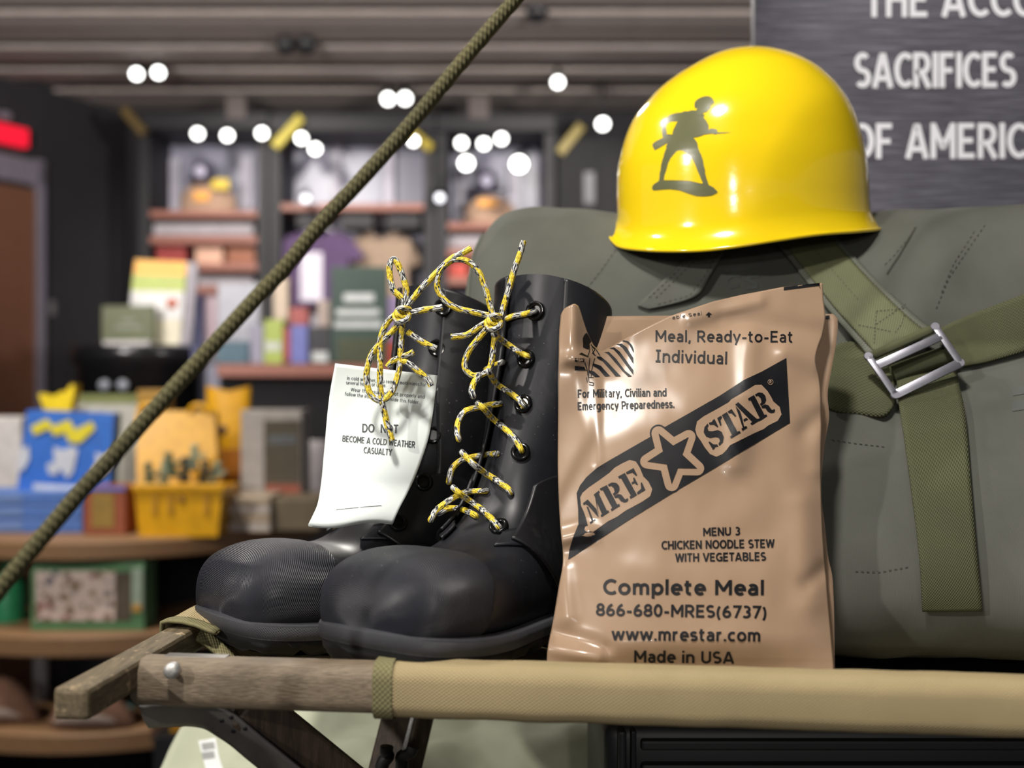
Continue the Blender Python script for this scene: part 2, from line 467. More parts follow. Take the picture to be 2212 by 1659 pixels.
def lace_mat(name):
    m, nt, b = new_mat(name); b.inputs['Roughness'].default_value = .55
    t = nt.nodes.new('ShaderNodeUVMap'); sep = nt.nodes.new('ShaderNodeSeparateXYZ'); nt.links.new(t.outputs[0], sep.inputs[0])
    u, v = sep.outputs[0], sep.outputs[1]
    # slanting braid strands
    d1 = math_n(nt, 'SINE', math_n(nt, 'MULTIPLY_ADD', v, 8 * pi, math_n(nt, 'MULTIPLY', u, 900.0)))
    d2 = math_n(nt, 'SINE', math_n(nt, 'MULTIPLY_ADD', v, -8 * pi, math_n(nt, 'MULTIPLY', u, 900.0)))
    strand = math_n(nt, 'MULTIPLY_ADD', math_n(nt, 'MULTIPLY', d1, d2), .5, .5)
    def cell(su, sv, sc, k):
        w_ = nt.nodes.new('ShaderNodeCombineXYZ'); nt.links.new(math_n(nt, 'MULTIPLY', u, su), w_.inputs[0]); nt.links.new(math_n(nt, 'MULTIPLY', v, sv), w_.inputs[1]); w_.inputs[2].default_value = k
        return noise_tex(nt, w_.outputs[0], sc, 1, .4)
    blk = math_n(nt, 'MULTIPLY_ADD', math_n(nt, 'SINE', math_n(nt, 'MULTIPLY_ADD', v, 3.0, math_n(nt, 'MULTIPLY', u, 330.0))), .22, cell(60, 2.5, 2.0, 0))
    yel = ramp(nt, blk, [(.50, (0, 0, 0)), (.54, (1, 1, 1))])
    bw = ramp(nt, cell(130, 9.0, 2.0, 3), [(.47, (.012, .014, .028)), (.53, (.80, .80, .74))])
    yl = mixc(nt, ramp(nt, cell(130, 9.0, 2.0, 8), [(.36, (0, 0, 0)), (.42, (1, 1, 1))]), (.10, .07, .01), (.93, .70, .05))
    c = mixc(nt, yel, bw, yl)
    c = mixc(nt, ramp(nt, strand, [(.0, (1, 1, 1)), (.3, (0, 0, 0))]), c, mixc(nt, .5, c, (.02, .02, .02)))
    nt.links.new(c, b.inputs['Base Color']); bump(nt, b, strand, .5, .0006)
    return m
def rubber(name, col, rough=.42, ridges=0.0, dust=.5):
    m, nt, b = new_mat(name); b.inputs['Specular IOR Level'].default_value = .45
    vec = coords(nt); big = noise_tex(nt, vec, 9, 5)
    c = ramp(nt, big, [(.3, tuple(x * .75 for x in col)), (.7, tuple(x * 1.25 for x in col))])
    if dust:
        vo = nt.nodes.new('ShaderNodeTexVoronoi'); vo.inputs['Scale'].default_value = 210; nt.links.new(vec, vo.inputs['Vector'])
        spk = math_n(nt, 'MULTIPLY', ramp(nt, vo.outputs['Distance'], [(.05, (1, 1, 1)), (.10, (0, 0, 0))]), ramp(nt, noise_tex(nt, vec, 14, 3), [(.50, (0, 0, 0)), (.60, (1, 1, 1))]))
        c = mixc(nt, math_n(nt, 'MULTIPLY', spk, dust), c, (.45, .45, .42))
        sm = noise_tex(nt, coords(nt, 'Object', (1, 1, .5)), 26, 6, .7)
        c = mixc(nt, math_n(nt, 'MULTIPLY', ramp(nt, sm, [(.56, (0, 0, 0)), (.78, (1, 1, 1))]), .13), c, (.20, .19, .17))
    nt.links.new(c, b.inputs['Base Color'])
    nt.links.new(ramp(nt, big, [(.3, (rough * .85,) * 3), (.7, (min(1, rough * 1.25),) * 3)]), b.inputs['Roughness'])
    fine = bump(nt, b, noise_tex(nt, vec, 350, 3), .06, .0005)
    if ridges:
        t = nt.nodes.new('ShaderNodeUVMap'); sep = nt.nodes.new('ShaderNodeSeparateXYZ'); nt.links.new(t.outputs[0], sep.inputs[0])
        h = math_n(nt, 'SINE', math_n(nt, 'MULTIPLY', math_n(nt, 'ADD', sep.outputs[0], math_n(nt, 'MULTIPLY', sep.outputs[1], .35)), ridges))
        bump(nt, b, h, .55, .0006, fine)
    return m
M = {}
M['boot'] = rubber('black_rubber', (.014, .0145, .019), .40)
M['flap'] = rubber('black_rubber_flap', (.0115, .0115, .014), .38)
M['toe'] = rubber('ribbed_black_rubber', (.022, .0225, .030), .44, 4200.0, .6)
M['foxing'] = rubber('worn_grey_rubber', (.060, .061, .070), .55, 5200.0, .9)
M['sole'] = rubber('rough_black_rubber', (.006, .006, .0065), .8, 0, .2)
M['eyelet'] = plain('black_enamel', (.008, .008, .009), .18, .3)
M['lace'] = lace_mat('yellow_black_white_cord')
M['paper'] = plain('white_paper', (.80, .86, .84), .8, var=.02)
M['ink'] = plain('dark_ink', (.05, .06, .06), .6, var=.1)
M['bag'] = plain('tan_pouch_film', (.350, .238, .158), .27, var=.03, vscale=12, coat=.25)
M['print'] = plain('black_print', (.006, .006, .008), .5, spec=.3, var=.1)
M['tanprint'] = plain('tan_print', (.350, .238, .158), .27, var=.03, coat=.25)
M['yellow'] = plain('yellow_enamel', (.83, .59, .010), .13, var=.02, vscale=14, bmp=.06, bscale=160, coat=.6)
M['decal'] = plain('olive_decal', (.115, .118, .055), .25, var=.06)
M['duffel'] = weave('grey_green_canvas', (.130, .134, .116), (.082, .085, .073), 900, 900, .9, .35, .0004, .22, 'UV', True)
M['web'] = weave('olive_webbing', (.120, .128, .064), (.046, .050, .025), 330, 330, .75, .7, .0008, .25)
M['weblt'] = weave('pale_olive_webbing', (.185, .196, .105), (.085, .092, .046), 420, 420, .6, .6, .0006, .3)
M['piping'] = weave('grey_green_piping', (.175, .185, .150), (.10, .106, .085), 500, 160, .85, .5, .0006, .2)
M['thread'] = plain('dark_thread', (.035, .038, .028), .9)
M['smudge'] = plain('faded_stencil_ink', (.085, .090, .085), .9)
M['steel'] = plain('dull_steel', (.27, .27, .31), .42, .85, var=.15, vscale=60)
M['rivet'] = plain('galvanised_steel', (.55, .54, .52), .42, .7, var=.2, vscale=300, bmp=.3, bscale=900)
M['bracket'] = plain('grey_steel_plate', (.19, .18, .165), .5, .6, var=.2)
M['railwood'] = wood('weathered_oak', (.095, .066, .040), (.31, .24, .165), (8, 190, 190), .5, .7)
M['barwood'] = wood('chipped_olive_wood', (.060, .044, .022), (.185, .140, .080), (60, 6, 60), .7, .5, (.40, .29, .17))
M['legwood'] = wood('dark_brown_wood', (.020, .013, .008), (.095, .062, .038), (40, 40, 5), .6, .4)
M['canvas'] = weave('tan_cot_canvas', (.50, .40, .225), (.31, .24, .125), 300, 420, .85, .7, .0010, .12)
M['hem'] = weave('olive_hem_tape', (.28, .255, .13), (.14, .125, .06), 260, 260, .85, .6, .0008, .2)
M['rope'] = weave('olive_rope_braid', (.165, .150, .070), (.065, .056, .026), 210, 4.0, .85, 1.0, .0014, .35, 'UV', True)
M['signmetal'] = None
M['pants'] = plain('pale_green_cotton', (.44, .46, .345), .9, var=.08, vscale=20, bmp=.2, bscale=400)
M['ammo'] = plain('black_plastic_case', (.014, .015, .016), .5, var=.3, vscale=8)
M['black'] = plain('flat_black', (.008, .008, .009), .6)

# brushed dark sign panel
m, nt, b = new_mat('brushed_dark_metal'); b.inputs['Roughness'].default_value = .42; b.inputs['Metallic'].default_value = .25
n = noise_tex(nt, coords(nt, 'Object', (2.2, 60, 60)), 5, 8, .7)
nt.links.new(ramp(nt, n, [(.32, (.045, .043, .058)), (.5, (.105, .101, .13)), (.7, (.21, .20, .25))]), b.inputs['Base Color'])
M['signmetal'] = m
M['signwhite'] = plain('white_vinyl', (.86, .86, .92), .5, var=.01)

# ================================================================ COT
CA = R(6.0); CU = V((cos(CA), -sin(CA), 0)); CV = V((sin(CA), cos(CA), 0)); C0 = V((-.269, .773, 0))
def cot_pt(u, v, z): return C0 + CU * u + CV * v + V((0, 0, z))
RT = 1.1050                        # top of the near rail
cot = empty('folding_cot', cot_pt(.5, .35, .72), 'old wooden folding camp cot with tan canvas, carrying the boots and the duffel bag', 'cot')
def rail_mb(v0, u0, u1, h=.0340, d=.030, r=.010):
    mb = MB(); x, y, z = CU, CV, V((0, 0, 1)); o = cot_pt(0, v0, RT - h)
    mt = Matrix(((x.x, y.x, 0, o.x), (x.y, y.y, 0, o.y), (0, 0, 1, o.z), (0, 0, 0, 1)))
    return rbox(mb, (u0, 0, 0), (u1, d, h), r, 4, mt)
o = rail_mb(0, -.004, .80).build('rail', M['railwood'], cot); 
o = rail_mb(.66, 0, .80).build('rail', M['railwood'], cot)
# rivet and hinge plate on the near rail
rv = P(370, 1450, .762)
mb = MB(); lathe(mb, rv, -CV, [(.0001, .0030), (.0030, .0028), (.0050, .0018), (.0058, 0), (.0058, -.004)], 24); mb.build('rivet', M['rivet'], cot)
mb = MB(); x = cot_pt(0.045, .004, RT + .0012); bar(mb, cot_pt(0.018, .020, RT - .0002), cot_pt(.064, .020, RT - .0002), .010, .0012, .0005); mb.build('hinge_plate', M['bracket'], cot)
# end spreader bar
mb = MB()
x, y = CU, CV
a = cot_pt(-.0065, -.071, 1.0945); bb = cot_pt(-.0095, .70, 1.0945)
rz = MB(); bar(mb, a, bb, .0245, .0215, .0035)
mb.build('spreader_bar', M['barwood'], cot, smooth=False)
# canvas sleeve round the near rail, hem tape at its end
def sleeve(u0, u1, grow, mat, name, v0=0, n=60):
    h, d = .0340 + 2 * grow, .030 + 2 * grow; r = .012
    prof = []
    for cx, cz, a0 in ((d - r, h - r, 0), (r, h - r, 90), (r, r, 180), (d - r, r, 270)):
        for k in range(7):
            a = R(a0 + 15 * k); prof.append((cx + r * cos(a), cz + r * sin(a)))
    prof.append(prof[0]); L = [0]
    for p, q in zip(prof, prof[1:]): L.append(L[-1] + math.dist(p, q))
    mb = MB()
    def fn(s, t):
        k = min(int(round(t * (len(prof) - 1))), len(prof) - 1); p = prof[k]
        u = u0 + (u1 - u0) * s
        w = .0006 * noise.noise(V((u * 30, k * .15, grow * 900)))
        return cot_pt(u, v0 - grow + p[0] + w, RT - .0340 - grow + p[1] + w)
    grid(mb, fn, n, len(prof) - 1, 0, lambda s, t: (u0 + (u1 - u0) * s, L[min(int(round(t * (len(prof) - 1))), len(prof) - 1)]))
    return mb.build(name, mat, cot)
US = .1765
sleeve(US, .80, .0022, M['canvas'], 'canvas_sleeve')
sleeve(US - .002, US + .0115, .0034, M['hem'], 'hem_tape', n=8)
# the sagging canvas bed
def bed_z(u, v):
    a = sstep(0, lerp(.08, .24, sstep(.2, .36, u)), v) * (1 - sstep(.58, .66, v)); e = sstep(.0, .06, u)
    return RT - .002 - (.030 + .044 * sstep(.20, .36, u)) * a * (.1 + .9 * e) + .0012 * noise.noise(V((u * 22, v * 22, 2)))
def bed(s, t):
    u = lerp(-.004, .80, s); vn = lerp(.118, .014, sstep(0, 1, min(1, max(0, (u + .02) / (US + .02)))) if u < US else 1)
    v = lerp(vn, .675, t)
    p = cot_pt(u, v, bed_z(u, v)); return p
mb = MB(); grid(mb, bed, 60, 40, 0, lambda s, t: (s * .8, t * .66)); solid(mb.build('canvas_bed', M['canvas'], cot), .0022, -1)
mb = MB()
hem = [bed(s / 14 * .23, 0) + V((0, 0, .001)) for s in range(15)]
def hemf(s, t):
    k = s * 14; i = min(int(k), 13); p = hem[i].lerp(hem[i + 1], k - i); return p + CV * (.016 * (t - .5)) + V((0, 0, .0022 - .006 * (1 - t) ** 2))
grid(mb, hemf, 28, 4, 0, lambda s, t: (s * .2, t * .016)); solid(mb.build('edge_tape', M['hem'], cot), .003)
# canvas wrapped over the spreader bar
mb = MB()
prof = [(-.027, -.020), (-.029, -.004), (-.0275, .0035), (-.020, .0055), (-.008, .0055), (.004, .0035), (.020, -.002)]
def wrapf(s, t):
    v = lerp(.112, .66, s); k = t * 6; i = min(int(k), 5); p = V(prof[i]).lerp(V(prof[i + 1]), k - i)
    return cot_pt(p.x + .005, v - .012 * t * (1 - s), 1.1055 + p.y + .001 * noise.noise(V((v * 40, t * 3, 1))))
grid(mb, wrapf, 40, 18, 0, lambda s, t: (s * .55, t * .06)); solid(mb.build('canvas_wrap', M['canvas'], cot), .002)
mb = MB()
def wrapt(s, t):
    k = t * 6; i = min(int(k), 5); p = V(prof[i]).lerp(V(prof[i + 1]), k - i)
    return cot_pt(p.x * 1.02 + .005, .106 + .014 * s - .012 * t, 1.1068 + p.y)
grid(mb, wrapt, 4, 18, 0, lambda s, t: (s * .014, t * .06)); solid(mb.build('hem_tape', M['hem'], cot), .0025)
# legs
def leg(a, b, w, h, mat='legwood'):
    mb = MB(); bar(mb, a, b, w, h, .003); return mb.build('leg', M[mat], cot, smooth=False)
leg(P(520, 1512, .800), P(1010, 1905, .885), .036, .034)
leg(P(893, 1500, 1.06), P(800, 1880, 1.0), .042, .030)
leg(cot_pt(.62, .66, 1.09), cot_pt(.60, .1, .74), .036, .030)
# leg plate: bent steel strip
mb = MB()
path = catmull([P(300, 1523, .775), P(350, 1519, .775), P(420, 1518, .776), P(470, 1522, .778), P(512, 1545, .781), P(560, 1585, .785), P(700, 1700, .80)], 8)
def plf(s, t):
    k = s * (len(path) - 1); i = min(int(k), len(path) - 2); p = path[i].lerp(path[i + 1], k - i)
    w = .0135 * (min(1, (s / .05)) ** .5 if s < .05 else 1)
    b = sstep(.25, .6, s)
    wd = V((-.25 * b, .45 - .3 * b, -.75 + .05 * b)).normalized()
    return p + wd * (w * 1.7 * t)
grid(mb, plf, 60, 6); plv = bvh_of(mb); brk = solid(mb.build('leg_bracket', M['bracket'], cot), .0022, 0)
for q in ((480, 1555), (500, 1548), (505, 1578), (530, 1572)):
    h_ = plv.ray_cast(V((0, 0, CZ)), ray(q[0], q[1]))
    if h_[0] is None: continue
    nn_ = h_[1] if h_[1].dot(ray(q[0], q[1])) < 0 else -h_[1]
    mb = MB(); lathe(mb, h_[0], nn_, [(.0001, .0016), (.0016, .0015), (.0019, .0)], 14); mb.build('screw', M['black'], brk)
# metal hinge on the rear leg
mb = MB()
for dx in (-26, 30):
    pts = [P(862 + dx * 1.0, 1612, .985), P(858 + dx * .9, 1626, .985), P(852 + dx * .55, 1634, .985), P(846 + dx * .75, 1650, .985), P(840 + dx * .8, 1690, .985)]
    tube(mb, pts, .006, 8, 5)
mb.build('leg_hinge', M['black'], cot)
mb = MB(); bar(mb, P(893, 1540, .984), P(868, 1640, .984), .0025, .004, .0008); mb.build('leg_track', M['rivet'], cot)

# ================================================================ BOOTS
FR = [(.3037,.025),(.3042,.0420),(.3005,.0580),(.290,.0690),(.268,.0752),(.244,.0758),(.221,.0728),(.202,.0718),(.186,.0775),(.171,.089),(.157,.106),(.147,.127),(.140,.146),(.134,.165),(.129,.184),(.125,.203),(.1215,.221),(.118,.241),(.1155,.261),(.1135,.281),(.112,.301)]
BK = [(.3037,.019),(.3035,.0120),(.300,.0080),(.289,.006),(.267,.005),(.242,.004),(.216,.004),(.185,.004),(.150,.004),(.110,.004),(.070,.004),(.035,.007),(.012,.030),(.009,.055),(.012,.085),(.017,.12),(.021,.155),(.023,.19),(.023,.216),(.023,.242),(.0235,.264)]
HW = [.010,.034,.047,.0555,.061,.063,.0615,.058,.053,.049,.0465,.0455,.045,.045,.0455,.0465,.0470,.0478,.0482,.0485,.0485]
class Boot:
    def __init__(s, O, yaw, pitch, sc, sx=1.0):
        s.O = V(O); s.F = V((-sin(R(yaw)), -cos(R(yaw)), 0)); s.L = V((0, 0, 1)).cross(s.F); s.p = R(pitch); s.sc = sc; s.sx = sx
    def w(s, x, y, z):
        x *= s.sc; y *= s.sc * s.sx; z *= s.sc
        x, z = x * cos(s.p) - z * sin(s.p), z * cos(s.p) + x * sin(s.p)
        return s.O + s.F * x + s.L * y + V((0, 0, z))
    def ring(s, k):
        k = min(max(k, 0), 19.9999); i = int(k); t = k - i
        def cr(arr):
            g = lambda j: arr[min(max(j, 0), 20)]
            a, b, c, d = g(i - 1), g(i), g(i + 1), g(i + 2)
            return .5 * (2 * b + (c - a) * t + (2 * a - 5 * b + 4 * c - d) * t * t + (3 * b - 3 * c + d - a) * t ** 3)
        return cr([V(p) for p in FR]), cr([V(p) for p in BK]), cr(HW)
    def loc(s, k, th):
        f, b, hw = s.ring(k); n = lerp(2.7, 2.1, sstep(7, 14, k)) if k > 1 else lerp(2.1, 2.7, max(k, 0))
        c = (f + b) / 2; a = (f - b) / 2; e = 2 / n
        ct, st = cos(th), sin(th)
        cc = math.copysign(abs(ct) ** e, ct); ss = math.copysign(abs(st) ** e, st)
        q = c + a * cc
        return V((q.x, hw * ss, q.y))
    def surf(s, k, th, off=0.0):
        p = s.loc(k, th)
        if off:
            d1 = s.loc(k + .05, th) - s.loc(k - .05, th); d2 = s.loc(k, th + .03) - s.loc(k, th - .03)
            nn = d1.cross(d2); nn = nn.normalized() if nn.length > 1e-12 else V((0, 0, 1))
            f, b, hw = s.ring(k); c = V(((f.x + b.x) / 2 - .05 * sstep(4.5, 2, k), 0, (f.y + b.y) / 2))
            if nn.dot(p - c) < 0: nn = -nn
            p = p + nn * off
        if p.x > .15:                  # tuck the rubber in behind the sole band
            lim = .0135 + toe_spring(p.x); f = sstep(lim + .003, lim - .003, p.z)
            if f > 0:
                dx, dy = p.x - .2, p.y; r_ = math.hypot(dx, dy); ro = plan_radius(math.atan2(abs(dy), dx))
                if r_ > ro: k_ = lerp(1, ro / r_, f); p = V((.2 + dx * k_, dy * k_, p.z))
        return s.w(p.x, p.y, p.z)
PLAN = [(0,0),(.003,.020),(.012,.033),(.035,.0425),(.08,.0445),(.12,.0465),(.168,.054),(.193,.059),(.218,.0625),(.243,.0642),(.267,.0625),(.2875,.0575),(.299,.0485),(.3042,.0370),(.3070,.020),(.3080,.0)]
def plan_outline(grow=0.0, n=44):
    up = []
    for i in range(n + 1):
        x = .3080 * (1 - cos(pi * i / n)) / 2; up.append((x, max(0, smooth_y(PLAN, x))))
    pts = up + [(x, -y) for x, y in up[-2:0:-1]]
    out = []
    m = len(pts)
    for i, (x, y) in enumerate(pts):
        ax, ay = pts[i - 1]; bx, by = pts[(i + 1) % m]; tx, ty = bx - ax, by - ay; l = math.hypot(tx, ty) or 1
        out.append((x - ty / l * grow, y + tx / l * grow))
    return out
_PR = sorted((math.atan2(y, x - .2), math.hypot(x - .2, y)) for x, y in plan_outline(.0002, 120)[:121])
def plan_radius(a): return poly_y(_PR, a)
def toe_spring(x): return .010 * max(0, (x - .19) / .12) ** 2
def band(mb, bt, g0, g1, zs, jag=0.0):
    """zs: list of (z, grow)"""
    rows = []; n = 0; uvr = []
    for z, g in zs:
        pl = plan_outline(g); n = len(pl); L = 0; row = []; uv = []
        for i in range(n + 1):
            x, y = pl[i % n]
            if i: L += math.dist(pl[i % n], pl[i - 1])
            jz = jag * noise.noise(V((x * 90, y * 90, 4))) if z <= 0.0 else 0
            row.append(bt.w(x, y, z + toe_spring(x) + jz)); uv.append((L, z))
        rows.append(row); uvr.append(uv)
    w = n + 1
    vs = [p for r in rows for p in r]; uv = [p for r in uvr for p in r]
    fs = [[j * w + i, j * w + i + 1, (j + 1) * w + i + 1, (j + 1) * w + i] for j in range(len(rows) - 1) for i in range(n)]
    fs.append(list(range(n))); fs.append([(len(rows) - 1) * w + i for i in range(n)][::-1])
    mb.add(vs, fs, uv)
def build_boot(bt, label, eye, laces, knots, free_y, tail=None):
    root = empty('rubber_boot', bt.w(.12, 0, 0), label, 'boot', None)
    body = MB()
    def bodyf(u, v): return bt.surf(u * 20, v * 2 * pi)
    grid(body, bodyf, 110, 64, 0, lambda u, v: (u * .5, v * .3))
    body.add([bt.surf(0, 2 * pi * k / 24) for k in range(24)], [list(range(24))])
    n0 = len(body.v)
    # inner wall of the shaft
    f0 = lambda u, v: (bt.surf(20, v * 2 * pi) * (1 - .0) + (bt.w(.055, 0, .293) - bt.surf(20, v * 2 * pi)) * (.055 * min(1, u * 4))) - V((0, 0, .13 * max(0, u - .25)))
    grid(body, f0, 8, 64, 0)
    body.build('upper', M['boot'], root)
    # toe cap with fine ribs, its rear edge raked
    cap = MB()
    def capf(u, v):
        th = (v - .5) * 2 * pi * .96
        kmax = 5.9 - 1.2 * (1 - cos(th)) * .5
        return bt.surf(.0 + u * kmax, th, .0018 * min(1, (1 - u) * 60))
    grid(cap, capf, 50, 60, 0, lambda u, v: (u * .115, v * .23)); cap.add([capf(0, k / 40) for k in range(41)], [list(range(41))], [(0, k / 40 * .23) for k in range(41)]); cap.build('toe_cap', M['toe'], root)
    # two lace flaps
    flaps = []; flap_objs = []
    for sg in (1, -1):
        fl = MB()
        def ff(u, v):
            k = 9.6 + 10.35 * u
            e0 = R(lerp(58, 40, sstep(10, 17, k)) if sg > 0 else lerp(36, 18, sstep(10, 17, k))); e1 = R(150)
            th = lerp(e0, e1, v); return bt.surf(k, sg * th, .0034 * min(1, 1.0))
        grid(fl, ff, 60, 26, 0, None, sg < 0); flaps.append(fl)
        flap_objs.append(solid(fl.build('lace_flap', M['flap'], root), .0030))
    # quarter piece over the ankle
    for sg in (1, -1):
        q = MB()
        def qf(u, v):
            th = R(lerp(34, 158, v)); top = 13.0 - 1.9 * ((v - .42) / .42) ** 2 if v < .84 else 11.1
            bot = 8.6 + .9 * v
            return bt.surf(lerp(bot, top, u), sg * th, .0052)
        grid(q, qf, 24, 40, 0, None, sg < 0); solid(q.build('ankle_patch', M['flap'], root), .003)
        flaps.append(q)
        t = MB()
        def tf(u, v): return bt.surf(lerp(7.9, 8.9, u) + 1.4 * v, sg * R(lerp(22, 66, v)), .0022)
        grid(t, tf, 6, 20, 0, None, sg < 0); solid(t.build('instep_strip', M['boot'], root), .0022)
    fx = MB(); band(fx, bt, 0, 0, [(.0022, .0002), (.0030, .0016), (.0132, .0026), (.0152, .0012), (.0162, -.006)])
    fx.build('foxing_band', M['foxing'], root)
    so = MB(); band(so, bt, 0, 0, [(-.010, -.010), (-.008, -.005), (-.003, -.0012), (.0018, .0002), (.0026, -.002)], .008)
    so.build('outsole', M['sole'], root)
    bv = bvh_of(body, *flaps)
    org = V((0, 0, CZ))
    for (px, py, r) in eye:
        d = ray(px, py); h = bv.ray_cast(org, d)
        if h[0] is None: continue
        nn = h[1] if h[1].dot(d) < 0 else -h[1]
        x, y, z = frame_from(nn); e = MB()
        ringp = [h[0] + nn * .0012 + x * (r * cos(a)) + y * (r * sin(a)) for a in [2 * pi * k / 20 for k in range(20)]]
        tube(e, ringp, .0020, 8, 1, True)
        lathe(e, h[0], nn, [(.0001, .0006), (r, .0006)], 20, cap=False)
        e.build('eyelet', M['eyelet'], flap_objs[0])
    def place(pl, yfree=None, lift=.0036):
        out = []
        for q in pl:
            px, py = q[0], q[1]
            h = bv.ray_cast(org, ray(px, py)); hy = h[0].y if h[0] is not None else None
            if len(q) > 2: y = q[2]
            elif yfree is not None: y = min(hy - lift, yfree) if hy is not None else yfree
            else: y = (hy if hy is not None else (out[-1] if out else free_y)) - lift
            out.append(y)
        ys = out[:]
        for _ in range(1):
            ys = [ys[0]] + [(ys[i - 1] + 2 * ys[i] + ys[i + 1]) / 4 for i in range(1, len(ys) - 1)] + [ys[-1]]
        ys = [min(a, b + .002) for a, b in zip(ys, out)]
        r_ = [P(q[0], q[1], y) for q, y in zip(pl, ys)]
        if yfree is None: r_ = [P(pl[0][0], pl[0][1], ys[0] + .012)] + r_ + [P(pl[-1][0], pl[-1][1], ys[-1] + .012)]
        return r_
    for kind, pl in laces:
        t = MB(); tube(t, place(pl, free_y if kind == 'free' else None), .0026, 10, 7)
        t.build('bootlace', M['lace'], root)
    for (px, py) in knots:
        k = MB()
        for s_ in range(3):
            c = P(px, py, free_y - .003); a0 = s_ * 1.1
            ringp = [c + V(((.0056 - .0008 * s_) * cos(a) + .001 * s_, .0045 * sin(a + a0), .0050 * sin(a) * cos(a0 * .6) + .0025 * (s_ - 1))) for a in [2 * pi * i / 14 for i in range(14)]]
            tube(k, ringp, .0025, 8, 2, True)
        k.build('lace_knot', M['lace'], root)
    return root, bv
near = Boot((.0715, 1.031, 1.0900), 35.5, 2.1, 1.0)
EN = [(1157,672,.0068),(1137,775,.0066),(1131,872,.0064),(1125,977,.0064),(1078,1138,.0062),(991,951,.0056),(969,1043,.0056),(930,1124,.0056)]
LN = [('free',[(1066,690),(1058,683),(1035,677),(1011,672),(985,665),(962,650),(946,626),(945,602),(953,582),(970,566),(990,560),(1015,567),(1035,590),(1046,615),(1055,645),(1066,688)]),
 ('free',[(1072,695),(1081,687),(1088,662),(1096,636),(1104,607),(1113,577),(1120,558),(1126,540),(1131,520)]),
 ('surf',[(1072,697),(1087,691),(1113,682),(1135,678),(1154,673)]),
 ('free',[(1066,690),(1050,697),(1032,708),(1018,718),(1003,725),(974,728)]),
 ('free',[(1066,694),(1050,712),(1032,733),(1015,755),(1005,778),(1005,796),(1018,810),(1032,811),(1047,806),(1060,790),(1066,752),(1072,700)]),
 ('surf',[(1068,722),(1085,735),(1108,752),(1124,762),(1140,770)]),
 ('surf',[(1056,803),(1070,826),(1085,838),(1100,847),(1119,862),(1130,876)]),
 ('surf',[(1084,783),(1066,790),(1051,798)]),
 ('surf',[(1034,812),(1023,828),(1019,843),(1022,855)]),
 ('surf',[(1033,872),(1046,884),(1062,902),(1080,917),(1096,931),(1110,946),(1120,960),(1126,973)]),
 ('surf',[(1080,872),(1058,875),(1037,879),(1015,884),(999,893),(989,915),(988,935),(991,948)]),
 ('surf',[(999,978),(1012,992),(1028,1007),(1048,1022),(1066,1033),(1082,1044),(1096,1054),(1103,1063)]),
 ('surf',[(1072,980),(1050,982),(1028,986),(1008,990),(992,997),(976,1014),(970,1040)]),
 ('surf',[(980,1054),(995,1068),(1011,1079),(1030,1092),(1045,1104),(1060,1118),(1070,1130),(1078,1139)]),
 ('surf',[(1049,1060),(1030,1061),(1011,1062),(990,1070),(972,1080),(955,1092),(942,1103),(931,1122)]),
 ('surf',[(1028,1114),(1012,1106),(997,1100),(982,1098),(967,1099),(950,1108)])]
boot_near, bv_near = build_boot(near, 'black rubber winter boot next to the brown food pouch, toe over the cot rail', EN, LN, [(1066, 692)], .905)
farb = Boot((-.008, 1.087, 1.0895), 48.5, 0.4, 1.0)
EF = [(958,664,.0066),(945,752,.0066),(932,835,.0066),(935,940,.0064),(915,1042,.0064),(860,1130,.0064)]
LF = [('free',[(872,672),(872,649),(862,638),(851,628),(845,610),(842,592),(842,572),(850,560),(858,568),(866,586),(873,606),(878,632),(874,668)]),
 ('free',[(876,672),(880,661),(895,641),(910,623),(927,605),(944,588),(961,571),(978,557),(1000,546),(1018,536)]),
 ('free',[(876,680),(886,676),(900,673),(916,669),(935,667),(956,663)]),
 ('free',[(868,672),(859,677),(845,687),(834,701),(825,722),(821,745),(821,775),(821,830),(824,858),(828,881),(833,903),(838,923),(847,952)]),
 ('free',[(870,680),(864,695),(850,712),(835,728),(820,743),(808,757),(798,778),(792,805),(793,828),(798,848),(808,860),(820,865),(834,861),(844,850),(851,837),(860,808),(864,780),(866,748),(868,720),(869,690)]),
 ('free',[(880,716),(893,726),(910,737),(926,746),(943,753)]),
 ('free',[(868,779),(881,784),(893,793),(905,803),(916,812),(926,822),(932,834)]),
 ('free',[(894,760),(881,767),(868,771),(857,776),(847,781),(837,793)])]
boot_far, bv_far = build_boot(farb, 'black rubber winter boot with the white leaflet hanging on its laces, behind the other boot', EF, LF, [(868, 676)], .905)

# ================================================================ LEAFLET
leaf = empty('paper_leaflet', P(770, 1130, .87), 'white printed instruction leaflet hanging from the laces of the far boot', 'leaflet')
LL = [(785,724),(860,711),(986,699),(1040,694),(1088,686),(1112,676),(1134,665)]
LR = [(811,945),(885,936),(940,927),(978,916),(1030,897),(1066,880),(1100,862),(1131,849)]
def leaf_pt(u, v, back=0.0):
    yl = lerp(785, 1134, v); yr = lerp(811, 1131, v)
    xl = smooth_y(LL, yl); xr = smooth_y(LR, yr)
    x = lerp(xl, xr, u); y = lerp(yl, yr, u) + 5 * sin(u * pi * 2.0) * sstep(.93, 1, v)
    d = .936 - .020 * sstep(0, 1, v) - .018 * sstep(.72, 1, v) - .006 * sin(u * pi) + .004 * sin(u * 3 + v * 4)
    return P(x, y, d + back)
pm = MB(); grid(pm, lambda u, v: leaf_pt(u, v), 30, 40); leaf_o = solid(pm.build('front_leaf', M['paper'], leaf), .0006)
mb = MB(); grid(mb, lambda u, v: leaf_pt(lerp(.004, .992, u), lerp(.002, 1.008, v), .0022 + .002 * v), 20, 24); solid(mb.build('back_leaf', M['paper'], leaf), .0006, -1)
lbv = bvh_of(pm)
